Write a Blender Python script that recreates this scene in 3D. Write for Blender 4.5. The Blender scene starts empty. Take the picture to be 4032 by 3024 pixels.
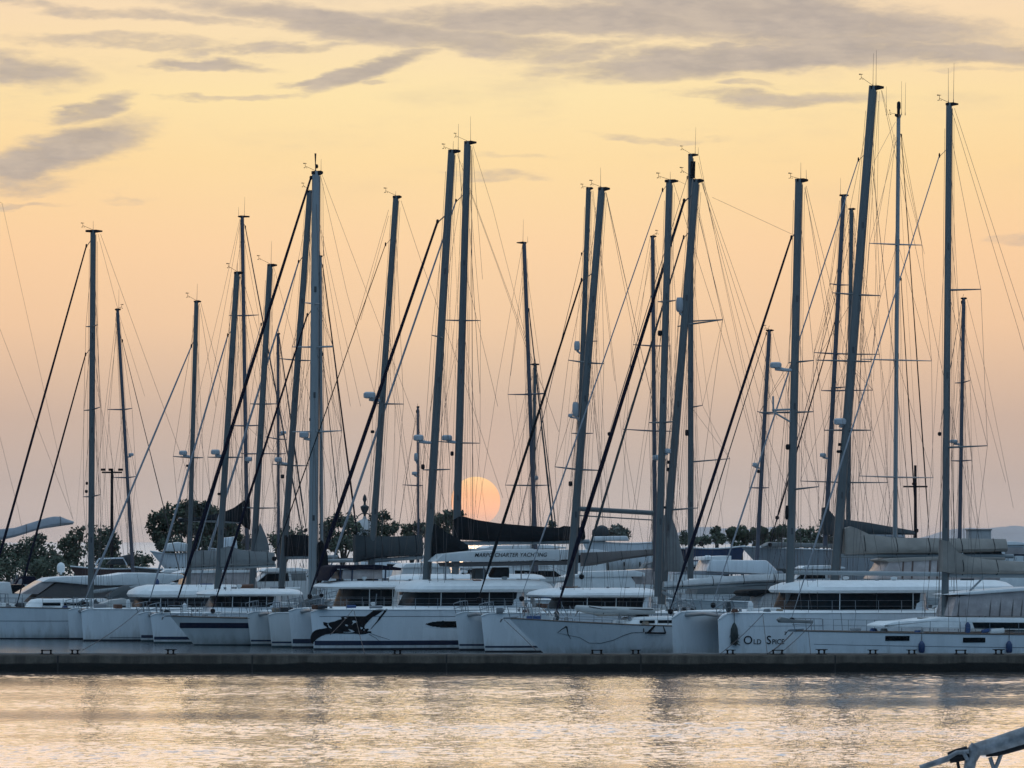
import bpy, bmesh, math, random
from mathutils import Vector, Matrix
rnd = random.Random(7)
R = math.radians
S = bpy.context.scene

# ------------------------------------------------------------------ camera, sky, sun, exposure
HC, FPX, CX, CY, HOR = 6.16, 20022.0, 2016.0, 1512.0, 2133.0
PITCH = math.atan((HOR - CY) / FPX)
cam = bpy.data.cameras.new('camera'); camo = bpy.data.objects.new('camera', cam)
S.collection.objects.link(camo); S.camera = camo
camo.location = (0, 0, HC); camo.rotation_euler = (math.pi / 2 + PITCH, 0, 0)
cam.sensor_fit = 'HORIZONTAL'; cam.sensor_width = 36.0; cam.lens = 36.0 * FPX / 4032.0
cam.clip_start = 1.0; cam.clip_end = 60000.0
S.view_settings.view_transform = 'Standard'; S.view_settings.look = 'None'
S.view_settings.exposure = 0.0; S.view_settings.gamma = 1.0
S.cycles.use_denoising = True
S.cycles.max_bounces = 8; S.cycles.transparent_max_bounces = 8

def lin(r, g, b):
    f = lambda c: (c / 255 / 12.92) if c / 255 <= 0.04045 else ((c / 255 + 0.055) / 1.055) ** 2.4
    return (f(r), f(g), f(b), 1.0)

class NT:
    def __init__(s, nt): s.nt = nt; s.n = nt.nodes; s.l = nt.links
    def new(s, t, **kw):
        n = s.n.new(t)
        for k, v in kw.items(): setattr(n, k, v)
        return n
    def put(s, sock, v):
        if isinstance(v, bpy.types.NodeSocket): s.l.new(v, sock)
        elif v is not None: sock.default_value = v
    def math(s, op, a, b=None, c=None, clamp=False):
        n = s.new('ShaderNodeMath', operation=op, use_clamp=clamp)
        for i, v in enumerate((a, b, c)):
            if v is not None: s.put(n.inputs[i], v)
        return n.outputs[0]
    def vmath(s, op, a, b=None):
        n = s.new('ShaderNodeVectorMath', operation=op)
        s.put(n.inputs[0], a)
        if b is not None: s.put(n.inputs[1], b)
        return n.outputs['Value'] if op in ('LENGTH', 'DOT_PRODUCT') else n.outputs[0]
    def rng(s, v, a, b, c=0.0, d=1.0, smooth=True):
        n = s.new('ShaderNodeMapRange', interpolation_type='SMOOTHSTEP' if smooth else 'LINEAR')
        s.put(n.inputs[0], v)
        for i, x in zip((1, 2, 3, 4), (a, b, c, d)): s.put(n.inputs[i], x)
        return n.outputs[0]
    def mix(s, f, a, b, mode='MIX'):
        n = s.new('ShaderNodeMix', data_type='RGBA', blend_type=mode)
        s.put(n.inputs[0], f); s.put(n.inputs[6], a); s.put(n.inputs[7], b)
        return n.outputs[2]
    def noise(s, vec, scale, detail=3.0, rough=0.5, dist=0.0):
        n = s.new('ShaderNodeTexNoise'); n.normalize = True
        if vec is not None: s.put(n.inputs['Vector'], vec)
        n.inputs['Scale'].default_value = scale; n.inputs['Detail'].default_value = detail
        n.inputs['Roughness'].default_value = rough; n.inputs['Distortion'].default_value = dist
        return n.outputs['Fac'], n.outputs['Color']
    def ramp(s, f, stops):
        n = s.new('ShaderNodeValToRGB'); cr = n.color_ramp
        while len(cr.elements) < len(stops): cr.elements.new(0.5)
        for e, (p, c) in zip(cr.elements, stops): e.position = p; e.color = c
        s.put(n.inputs[0], f); return n.outputs[0]

SUN_EL = R(1.0)
SUN_AZ = math.atan((1873 - CX) / FPX)          # the sun stands a little west of the view axis
w = bpy.data.worlds.new('World'); S.world = w; w.use_nodes = True
W_ = NT(w.node_tree); W_.n.clear()
tc = W_.new('ShaderNodeTexCoord').outputs['Generated']
sep = W_.new('ShaderNodeSeparateXYZ'); W_.l.new(tc, sep.inputs[0]); dx, dy, dz = sep.outputs
sky = W_.new('ShaderNodeTexSky', sky_type='NISHITA'); sky.sun_disc = False
sky.sun_elevation = SUN_EL; sky.sun_rotation = SUN_AZ; sky.air_density = 1.4; sky.dust_density = 2.0; sky.ozone_density = 2.0
# the clear blue dusk sky overhead and behind the viewer
dome = W_.vmath('MULTIPLY', sky.outputs[0], (0.02, 0.02, 0.02))
dome = W_.vmath('ADD', dome, W_.mix(W_.rng(dz, 0.15, 0.92), (0.088, 0.222, 0.400, 1), (0.53, 0.74, 0.98, 1)))
# sunset side colours by elevation: sunlit haze low down, added brightness above the frame
fy = W_.math('MAXIMUM', dy, 0.06)
uu = W_.math('DIVIDE', dx, fy); vv = W_.math('DIVIDE', dz, fy)
PXU = W_.math('MULTIPLY_ADD', uu, FPX, CX); PXV = W_.math('MULTIPLY_ADD', vv, -FPX, HOR)
comb = W_.new('ShaderNodeCombineXYZ'); W_.l.new(PXU, comb.inputs[0]); W_.l.new(PXV, comb.inputs[1]); P2 = comb.outputs[0]
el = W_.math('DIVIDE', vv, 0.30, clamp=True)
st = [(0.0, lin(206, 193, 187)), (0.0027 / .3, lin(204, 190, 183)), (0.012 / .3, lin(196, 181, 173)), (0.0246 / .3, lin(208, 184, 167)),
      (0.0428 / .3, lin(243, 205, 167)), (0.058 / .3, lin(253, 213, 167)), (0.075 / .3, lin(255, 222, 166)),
      (0.088 / .3, lin(255, 229, 174)), (0.1065 / .3, lin(250, 224, 186)), (0.14 / .3, lin(264, 238, 211)), (0.20 / .3, lin(266, 243, 221)), (1.0, lin(250, 234, 222))]  # sky above the frame raised past white to brighten the water
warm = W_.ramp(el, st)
# brighter and yellower above the sun, pinker to both sides
off = W_.math('ABSOLUTE', W_.math('SUBTRACT', PXU, 1900.0))
side = W_.rng(off, 300.0, 2600.0)
warm = W_.mix(W_.math('MULTIPLY', side, 0.30), warm, W_.mix(1.0, warm, lin(251, 233, 226), 'MULTIPLY'))
# clouds, each a streak or bank in its own direction of the sky, with ragged edges
n1, c1 = W_.noise(W_.vmath('MULTIPLY', P2, (0.0011, 0.0042, 1.0)), 1.0, 5.0, 0.62)
n2, c2 = W_.noise(W_.vmath('MULTIPLY', P2, (0.0045, 0.015, 1.0)), 1.0, 4.0, 0.6)
warp = W_.vmath('ADD', P2, W_.vmath('MULTIPLY', W_.vmath('SUBTRACT', c1, (0.5, 0.5, 0.5)), (520.0, 190.0, 0.0)))
warp = W_.vmath('ADD', warp, W_.vmath('MULTIPLY', W_.vmath('SUBTRACT', c2, (0.5, 0.5, 0.5)), (150.0, 50.0, 0.0)))
CL = [  # x, y, half width, half height, tilt deg, strength
    (3050, 70, 1000, 100, 4, 1.0), (3000, 215, 950, 62, -4, .95), (3700, 180, 700, 55, 2, .75), (2250, 85, 850, 70, 2, .9), (1500, 110, 950, 62, 8, .8),
    (450, 50, 800, 26, 5, .55), (500, 165, 620, 24, 2, .5), (1050, 180, 420, 20, -4, .55), (110, 275, 290, 70, 4, .75), (790, 243, 250, 24, 0, .75),
    (1420, 270, 290, 42, -16, .9), (1250, 305, 210, 20, -4, .8), (1470, 322, 90, 18, 0, .5), (880, 378, 330, 12, -3, .45), (340, 430, 190, 40, -12, .8),
    (250, 590, 360, 85, -14, 1.0), (90, 660, 250, 70, -10, .9), (130, 735, 220, 35, -6, .5), (3050, 372, 480, 34, 1, .62), (2950, 316, 170, 13, 1, .5),
    (2600, 524, 330, 16, 1, .36), (1960, 690, 190, 22, 3, .45), (2000, 610, 230, 13, 2, .3), (3990, 940, 140, 20, -4, .4), (60, 805, 210, 10, -5, .45), (480, 775, 100, 16, 0, .25),
    (2300, 200, 300, 30, -8, .6), (3900, 262, 300, 14, 1, .35), (2200, 1500, 20, 1, 0, 0)]
cov = None
for x, y, a, b, t, k in CL:
    m = W_.new('ShaderNodeMapping', vector_type='TEXTURE'); W_.l.new(warp, m.inputs[0])
    m.inputs['Location'].default_value = (x, y, 0); m.inputs['Rotation'].default_value = (0, 0, R(t)); m.inputs['Scale'].default_value = (a * 1.15, b * 1.3, 1)
    d = W_.rng(W_.vmath('LENGTH', m.outputs[0]), 1.22, 0.30, 0.0, min(1, k * 1.12))
    cov = d if cov is None else W_.math('MAXIMUM', cov, d)
n3, _ = W_.noise(W_.vmath('MULTIPLY', P2, (0.010, 0.034, 1.0)), 1.0, 5.0, 0.62, 0.4)
rag = W_.math('ADD', W_.math('MULTIPLY', W_.math('SUBTRACT', n2, 0.5), 0.95), W_.math('MULTIPLY', W_.math('SUBTRACT', n3, 0.5), 0.55))
cov = W_.rng(W_.math('ADD', cov, W_.math('MULTIPLY', rag, W_.rng(cov, 0.02, 0.30))), 0.02, 1.0)
cov = W_.math('MULTIPLY', cov, W_.rng(n1, 0.20, 0.75, 0.80, 1.0), clamp=True)
cov = W_.math('MULTIPLY', cov, W_.rng(vv, 0.02, 0.05))
# thin veil of streaks everywhere above the haze
veil = W_.math('MULTIPLY', W_.math('MULTIPLY', W_.rng(n1, 0.48, 0.80), W_.rng(vv, 0.055, 0.10)), 0.38)
cov = W_.math('MAXIMUM', cov, veil)
ccol = W_.mix(W_.rng(n2, 0.3, 0.7), lin(170, 160, 156), lin(196, 181, 168))
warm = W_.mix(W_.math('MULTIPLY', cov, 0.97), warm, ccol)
sdir = (math.sin(SUN_AZ) * math.cos(R(.45)), math.cos(SUN_AZ) * math.cos(R(.45)), math.sin(R(.45)))
glow = W_.math('POWER', W_.rng(W_.vmath('DOT_PRODUCT', tc, sdir), math.cos(R(1.5)), 1.0, smooth=False), 2.0)
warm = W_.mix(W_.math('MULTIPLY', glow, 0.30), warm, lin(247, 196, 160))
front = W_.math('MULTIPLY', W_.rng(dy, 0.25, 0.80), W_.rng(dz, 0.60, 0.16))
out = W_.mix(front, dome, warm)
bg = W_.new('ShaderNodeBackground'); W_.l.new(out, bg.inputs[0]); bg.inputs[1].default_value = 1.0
wo = W_.new('ShaderNodeOutputWorld'); W_.l.new(bg.outputs[0], wo.inputs[0])
w.cycles.sampling_method = 'MANUAL'; w.cycles.sample_map_resolution = 1024

sl = bpy.data.lights.new('sun_light', 'SUN'); sl.energy = 0.2; sl.angle = R(0.53); sl.color = (1.0, 0.62, 0.34)
so = bpy.data.objects.new('sun_light', sl); S.collection.objects.link(so)
sd = Vector((math.sin(SUN_AZ) * math.cos(SUN_EL), math.cos(SUN_AZ) * math.cos(SUN_EL), math.sin(SUN_EL)))
so.rotation_euler = sd.to_track_quat('Z', 'Y').to_euler(); so.location = (0, 100, 80)

# ------------------------------------------------------------------ materials
MATS = {}
def mat(name, col, rough=0.5, var=0.12, scale=3.0, metal=0.0, spec=0.5, streak=False, bump=0.0, alpha=None, coat=0.0):
    if name in MATS: return MATS[name]
    m = bpy.data.materials.new(name); m.use_nodes = True; t = NT(m.node_tree)
    b = t.n['Principled BSDF']
    co = t.new('ShaderNodeTexCoord').outputs['Object']
    v = t.vmath('MULTIPLY', co, (1.0, 1.0, 0.18)) if streak else co
    f, _ = t.noise(v, scale, 4.0, 0.6)
    c = t.mix(t.rng(f, 0.3, 0.75), tuple(x * (1 - var) for x in col[:3]) + (1,), tuple(min(1, x * (1 + var * .6)) for x in col[:3]) + (1,))
    if streak and 'gelcoat' in name:                         # tide grime and rust weeps above the waterline
        sp = t.new('ShaderNodeSeparateXYZ'); t.l.new(co, sp.inputs[0])
        fs, _ = t.noise(t.vmath('MULTIPLY', co, (2.6, 2.6, 0.25)), 1.0, 4.0, 0.65)
        hgt = t.math('ADD', sp.outputs[2], t.math('MULTIPLY', t.math('SUBTRACT', fs, 0.5), -1.6))
        c = t.mix(t.rng(hgt, 0.75, -0.15, 0.0, 0.42), c, (0.23, 0.19, 0.13, 1))
        c = t.mix(t.rng(fs, 0.56, 0.80, 0.0, 0.22), c, (0.30, 0.27, 0.22, 1))
    t.l.new(c, b.inputs['Base Color']); b.inputs['Roughness'].default_value = rough; b.inputs['Metallic'].default_value = metal
    b.inputs['Specular IOR Level'].default_value = spec
    t.put(b.inputs['Roughness'], t.rng(f, 0.2, 0.8, rough * 0.85, min(1, rough * 1.15)))
    if coat: b.inputs['Coat Weight'].default_value = coat; b.inputs['Coat Roughness'].default_value = 0.08
    if bump:
        bn = t.new('ShaderNodeBump'); bn.inputs['Strength'].default_value = bump; bn.inputs['Distance'].default_value = 0.05
        t.l.new(f, bn.inputs['Height']); t.l.new(bn.outputs[0], b.inputs['Normal'])
    if alpha is not None: b.inputs['Alpha'].default_value = alpha
    MATS[name] = m; return m

GEL = mat('white_gelcoat', (0.74, 0.76, 0.77), 0.28, 0.07, 1.2, streak=True)
GEL2 = mat('aged_gelcoat', (0.62, 0.63, 0.62), 0.36, 0.10, 1.0, streak=True)
GELG = mat('grey_gelcoat', (0.36, 0.38, 0.40), 0.4, 0.10, 1.0, streak=True)
DECK = mat('deck_white', (0.76, 0.76, 0.74), 0.55, 0.08, 2.5)
GLASS = mat('dark_window', (0.006, 0.011, 0.014), 0.3, 0.3, 2.0, spec=0.06)
HAZEGL = mat('clear_vinyl', (0.42, 0.36, 0.34), 0.25, 0.2, 2.0)
ALU = mat('anodised_aluminium', (0.098, 0.110, 0.112), 0.42, 0.10, 1.5, metal=0.0, streak=True)
ALUP = mat('painted_mast_white', (0.255, 0.275, 0.28), 0.4, 0.08, 1.5, streak=True)
ALUD = mat('dark_mast', (0.085, 0.088, 0.11), 0.45, 0.15, 1.5, streak=True)
STEEL = mat('stainless_steel', (0.24, 0.25, 0.26), 0.3, 0.15, 4.0, metal=0.5)
WIRE = mat('rigging_wire', (0.085, 0.07, 0.065), 0.5, 0.15, 2.0)
ROPE = mat('dark_rope', (0.025, 0.025, 0.028), 0.8, 0.3, 8.0)
BLACK = mat('black_fitting', (0.010, 0.011, 0.014), 0.6, 0.2, 4.0, spec=0.15)
NAVY = mat('navy_canvas', (0.007, 0.009, 0.022), 0.85, 0.3, 3.0, spec=0.12)
NAVYP = mat('navy_paint', (0.012, 0.02, 0.05), 0.35, 0.15, 2.0)
BLKC = mat('black_canvas', (0.010, 0.014, 0.017), 0.9, 0.35, 2.0, spec=0.12, bump=0.6)
CHAR = mat('charcoal_canvas', (0.042, 0.052, 0.056), 0.85, 0.2, 2.0, bump=0.5)
GREYC = mat('grey_canvas', (0.19, 0.195, 0.19), 0.85, 0.15, 1.6, bump=0.6)
BEIGE = mat('beige_canvas', (0.27, 0.245, 0.215), 0.85, 0.15, 1.4, bump=0.7)
BROWN = mat('brown_canvas', (0.11, 0.10, 0.095), 0.85, 0.15, 1.6, bump=0.5)
SAILW = mat('furled_sail_white', (0.50, 0.50, 0.49), 0.7, 0.15, 2.5, bump=0.4)
SAILG = mat('furled_sail_grey', (0.27, 0.28, 0.30), 0.7, 0.15, 2.5, bump=0.4)
ANTI = mat('antifoul_dark', (0.015, 0.02, 0.03), 0.6, 0.3, 2.0)
ANTIG = mat('antifoul_teal', (0.03, 0.06, 0.065), 0.6, 0.3, 2.0)
REDH = mat('red_brown_hull_paint', (0.09, 0.045, 0.04), 0.6, 0.25, 1.5)
BLUEH = mat('blue_hull_paint', (0.03, 0.06, 0.13), 0.5, 0.2, 1.5)
BLUEF = mat('blue_vinyl', (0.015, 0.045, 0.13), 0.5, 0.2, 3.0)
RUBBER = mat('dark_rubber', (0.02, 0.03, 0.028), 0.7, 0.25, 5.0)
HYPAL = mat('tender_grey', (0.42, 0.42, 0.40), 0.6, 0.12, 2.0)
TEAK = mat('weathered_teak', (0.14, 0.10, 0.075), 0.7, 0.25, 4.0)
CUSH = mat('blue_cushion', (0.02, 0.03, 0.12), 0.8, 0.2, 5.0)
PLASTER = mat('pale_plaster', (0.42, 0.41, 0.40), 0.9, 0.12, 0.8)
TRUNK = mat('tree_bark', (0.06, 0.05, 0.04), 0.9, 0.25, 4.0)
def leafmat(name, a, b):
    m = bpy.data.materials.new(name); m.use_nodes = True; t = NT(m.node_tree); bs = t.n['Principled BSDF']
    co = t.new('ShaderNodeTexCoord').outputs['Object']; f, _ = t.noise(co, 0.9, 3.0, 0.6)
    t.l.new(t.mix(t.rng(f, 0.3, 0.7), a, b), bs.inputs['Base Color']); bs.inputs['Roughness'].default_value = 0.7
    bs.inputs['Specular IOR Level'].default_value = 0.25
    return m
LEAF = leafmat('leaf_dark', (0.028, 0.042, 0.030, 1), (0.075, 0.092, 0.056, 1))
LEAF2 = leafmat('leaf_olive', (0.042, 0.058, 0.042, 1), (0.095, 0.115, 0.072, 1))
LEAF3 = leafmat('leaf_silver', (0.08, 0.09, 0.07, 1), (0.16, 0.17, 0.14, 1))
def emis(name, col, k=1.0):
    m = bpy.data.materials.new(name); m.use_nodes = True; t = NT(m.node_tree); t.n.clear()
    e = t.new('ShaderNodeEmission'); e.inputs[0].default_value = col; e.inputs[1].default_value = k
    o = t.new('ShaderNodeOutputMaterial'); t.l.new(e.outputs[0], o.inputs[0]); return m, t, e

# ------------------------------------------------------------------ mesh helpers
class MB:
    def __init__(s): s.v = []; s.f = []
    def add(s, verts, faces):
        o = len(s.v); s.v += [tuple(p) for p in verts]; s.f += [tuple(i + o for i in f) for f in faces]; return s
    def tube(s, pts, rad, n=6, cap=True, sq=None):
        pts = [Vector(p) for p in pts]; k = len(pts)
        if not hasattr(rad, '__len__'): rad = [rad] * k
        vs = []; fs = []; ref = None
        for i, p in enumerate(pts):
            a = pts[max(0, i - 1)]; b = pts[min(k - 1, i + 1)]; t = (b - a)
            if t.length < 1e-9: t = Vector((0, 0, 1))
            t.normalize()
            if ref is None: ref = Vector((0, 1, 0)) if abs(t.y) < 0.9 else Vector((1, 0, 0))
            e1 = (ref - t * ref.dot(t)).normalized(); e2 = t.cross(e1); ref = e1
            for j in range(n):
                an = 2 * math.pi * (j + .5) / n
                ky = 1.0 if sq is None else sq
                vs.append(p + (e1 * math.cos(an) * ky + e2 * math.sin(an)) * rad[i])
        for i in range(k - 1):
            for j in range(n):
                q = (j + 1) % n; fs.append((i * n + j, i * n + q, (i + 1) * n + q, (i + 1) * n + j))
        if cap: fs.append(tuple(range(n - 1, -1, -1))); fs.append(tuple((k - 1) * n + j for j in range(n)))
        return s.add(vs, fs)
    def box(s, c, d, rz=0.0):
        x, y, z = d[0] / 2, d[1] / 2, d[2] / 2; vs = []
        for a, b, e in ((-1, -1, -1), (1, -1, -1), (1, 1, -1), (-1, 1, -1), (-1, -1, 1), (1, -1, 1), (1, 1, 1), (-1, 1, 1)):
            px, py = a * x, b * y
            vs.append((c[0] + px * math.cos(rz) - py * math.sin(rz), c[1] + px * math.sin(rz) + py * math.cos(rz), c[2] + e * z))
        return s.add(vs, [(0, 3, 2, 1), (4, 5, 6, 7), (0, 1, 5, 4), (1, 2, 6, 5), (2, 3, 7, 6), (3, 0, 4, 7)])
    def rings(s, rings, cap0=True, cap1=True, close=True):
        n = len(rings[0]); vs = [p for r in rings for p in r]; fs = []
        for i in range(len(rings) - 1):
            for j in range(n if close else n - 1):
                q = (j + 1) % n; fs.append((i * n + j, i * n + q, (i + 1) * n + q, (i + 1) * n + j))
        if cap0: fs.append(tuple(range(n - 1, -1, -1)))
        if cap1: fs.append(tuple((len(rings) - 1) * n + j for j in range(n)))
        return s.add(vs, fs)
    def ball(s, c, r, nu=10, nv=7):
        if not hasattr(r, '__len__'): r = (r, r, r)
        rs = []
        for i in range(1, nv):
            a = math.pi * i / nv
            rs.append([(c[0] + r[0] * math.sin(a) * math.cos(2 * math.pi * j / nu), c[1] + r[1] * math.sin(a) * math.sin(2 * math.pi * j / nu), c[2] - r[2] * math.cos(a)) for j in range(nu)])
        return s.rings(rs)
    def lathe(s, c, prof, n=12):
        return s.rings([[(c[0] + r * math.cos(2 * math.pi * j / n), c[1] + r * math.sin(2 * math.pi * j / n), c[2] + z) for j in range(n)] for r, z in prof])
    def build(s, name, m, parent=None, smooth=True, bevel=0.0, auto=40):
        me = bpy.data.meshes.new(name); me.from_pydata(s.v, [], s.f)
        bm = bmesh.new(); bm.from_mesh(me)
        bmesh.ops.recalc_face_normals(bm, faces=bm.faces)
        if bevel > 0: bmesh.ops.bevel(bm, geom=[e for e in bm.edges if e.is_manifold and e.calc_face_angle(0) > R(30)], offset=bevel, segments=2, affect='EDGES', profile=0.6)
        if smooth:
            for f in bm.faces: f.smooth = True
            for e in bm.edges:
                if e.is_manifold and e.calc_face_angle(0) > R(auto): e.smooth = False
        bm.to_mesh(me); bm.free()
        me.materials.append(m); o = bpy.data.objects.new(name, me); S.collection.objects.link(o)
        if parent is not None: o.parent = parent
        return o

def tag(o, label, cat, group=None, kind=None):
    if label: o['label'] = label
    if cat: o['category'] = cat
    if group: o['group'] = group
    if kind: o['kind'] = kind
    return o
def empty(name, loc, rz=0.0):
    o = bpy.data.objects.new(name, None); S.collection.objects.link(o); o.location = loc; o.rotation_euler = (0, 0, rz); o.empty_display_size = 0.3; return o
def ray(px, py):
    a = (px - CX) / FPX; b = (CY - py) / FPX
    y = math.cos(PITCH) - b * math.sin(PITCH); z = math.sin(PITCH) + b * math.cos(PITCH)
    return Vector((a / y, 1.0, z / y))
def P(px, py, Y): return Vector((0, 0, HC)) + ray(px, py) * Y
# ------------------------------------------------------------------ water, land, pier
PY, PZ = 241.0, 0.794                                     # pier face and pier top
def water():
    import numpy as np
    m = bpy.data.materials.new('harbour_water'); m.use_nodes = True; t = NT(m.node_tree); b = t.n['Principled BSDF']
    b.inputs['Base Color'].default_value = (0.97, 0.96, 0.95, 1); b.inputs['Roughness'].default_value = WR; b.inputs['IOR'].default_value = WIOR; 
    sp = t.new('ShaderNodeSeparateXYZ'); t.l.new(t.new('ShaderNodeTexCoord').outputs['Object'], sp.inputs[0]); yy = sp.outputs[1]
    # open water mirror-like to brighten it; basin reflections dimmed by colour; far bay roughened
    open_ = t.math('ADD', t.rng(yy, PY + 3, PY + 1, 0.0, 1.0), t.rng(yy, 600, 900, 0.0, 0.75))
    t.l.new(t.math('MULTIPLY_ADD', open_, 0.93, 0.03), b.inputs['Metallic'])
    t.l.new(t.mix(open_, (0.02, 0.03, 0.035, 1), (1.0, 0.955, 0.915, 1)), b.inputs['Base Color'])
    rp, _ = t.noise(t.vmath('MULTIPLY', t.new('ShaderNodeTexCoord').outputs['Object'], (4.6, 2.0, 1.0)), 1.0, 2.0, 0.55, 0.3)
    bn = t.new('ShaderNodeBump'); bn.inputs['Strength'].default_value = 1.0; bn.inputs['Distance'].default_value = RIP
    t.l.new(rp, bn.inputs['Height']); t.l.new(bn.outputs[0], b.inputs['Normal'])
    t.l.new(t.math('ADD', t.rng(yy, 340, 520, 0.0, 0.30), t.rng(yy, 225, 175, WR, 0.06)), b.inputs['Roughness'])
    # wind ripples as real relief on the stretch of open water before the pier
    x0, x1, y0, y1, st = -27.0, 27.0, 122.0, PY - .1, 0.12
    nx, ny = int((x1 - x0) / .105) + 1, int((y1 - y0) / .15) + 1
    X, Y = np.meshgrid(np.linspace(x0, x1, nx), np.linspace(y0, y1, ny)); rg = np.random.RandomState(5)
    Z = np.zeros_like(X)
    fore = 1.0 + 0.7 * np.clip((205.0 - Y) / 45.0, 0, 1)    # short wind chop nearer the viewer
    for i in range(80):
        lam = 0.24 * (6.0 ** (rg.rand() ** 1.5)); k = 2 * math.pi / lam; a = math.radians(250 + rg.randn() * 38); 
        ph = rg.rand() * 6.28; amp = WSL * lam ** 0.72 / k ** 0.28 * 0.035
        w1 = X * math.cos(a) + Y * math.sin(a); w1 = w1 + 0.5 * np.sin(X * .21 + i) + 0.5 * np.sin(Y * .17 + 2 * i)
        Z += amp * np.sin(k * w1 + ph) * (fore if lam < .6 else 1.0)
    gust = 0.62 + 0.38 * np.sin(X * .13 + 1.3 * np.sin(Y * .05)) * np.sin(Y * .083 + X * .04) + .25 * np.sin(Y * .31 + X * .06)
    near = np.clip(.62 + (PY - Y) / 110.0, .62, 1.35)             # calmer in the lee of the pier
    edge = np.clip(np.minimum(np.minimum(X - x0, x1 - X) / 3, np.minimum(Y - y0, y1 - Y) / .6), 0, 1)
    Z *= gust * near * edge
    verts = np.stack([X, Y, Z], -1).reshape(-1, 3)
    far = [(-30000, -200, 0), (30000, -200, 0), (30000, 40000, 0), (-30000, 40000, 0), (x0, y0, 0), (x1, y0, 0), (x1, y1, 0), (x0, y1, 0)]
    n0 = len(verts); verts = np.concatenate([verts, np.array(far, float)])
    ii = (np.arange(ny - 1)[:, None] * nx + np.arange(nx - 1)[None]).reshape(-1)
    q = np.stack([ii, ii + 1, ii + nx + 1, ii + nx], -1)
    f = np.array([(0, 1, 5, 4), (1, 2, 6, 5), (2, 3, 7, 6), (3, 0, 4, 7)]) + n0
    q = np.concatenate([q, f])
    me = bpy.data.meshes.new('water'); me.vertices.add(len(verts)); me.vertices.foreach_set('co', verts.reshape(-1).astype(np.float32))
    me.loops.add(q.size); me.loops.foreach_set('vertex_index', q.reshape(-1).astype(np.int32)); me.polygons.add(len(q))
    me.polygons.foreach_set('loop_start', np.arange(0, q.size, 4, dtype=np.int32)); me.polygons.foreach_set('use_smooth', np.ones(len(q), dtype=bool))
    me.update(calc_edges=True); me.validate()
    me.materials.append(m); o = bpy.data.objects.new('water', me); S.collection.objects.link(o); o['kind'] = 'structure'
WSL = 0.12
WIOR = 1.33
WR = 0.085
RIP = 0.02
HAZE = 3e-5
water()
g = MB()
g.rings([[(x, y, z) for x in (-90, -40, -20, 0, 20, 40, 90)] for y, z in ((398, -1), (398, 1.15), (420, 1.25), (500, 1.3), (640, 1.4), (650, -1))], False, False, False)
g.build('ground', mat('boatyard_ground', (0.10, 0.095, 0.085), 0.95, 0.25, 0.3), smooth=False)['kind'] = 'structure'
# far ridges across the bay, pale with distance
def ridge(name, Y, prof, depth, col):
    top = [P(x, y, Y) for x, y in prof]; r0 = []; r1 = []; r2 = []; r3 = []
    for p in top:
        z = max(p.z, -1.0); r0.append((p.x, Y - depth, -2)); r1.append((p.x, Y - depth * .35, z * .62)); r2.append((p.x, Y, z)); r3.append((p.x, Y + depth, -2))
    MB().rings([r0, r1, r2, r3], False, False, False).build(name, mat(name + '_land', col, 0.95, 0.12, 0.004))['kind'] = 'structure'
def prof(x0, x1, n, f): return [(x0 + (x1 - x0) * i / n, f((i / n)) + rnd.uniform(-1.4, 1.4)) for i in range(n + 1)]
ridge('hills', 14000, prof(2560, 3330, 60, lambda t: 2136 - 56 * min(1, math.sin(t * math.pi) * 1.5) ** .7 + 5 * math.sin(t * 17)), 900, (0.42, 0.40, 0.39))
ridge('hills', 15000, prof(3560, 5200, 90, lambda t: 2138 - 62 * min(1, t * 6) ** .6 + 5 * math.sin(t * 41)), 900, (0.42, 0.40, 0.39))
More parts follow.
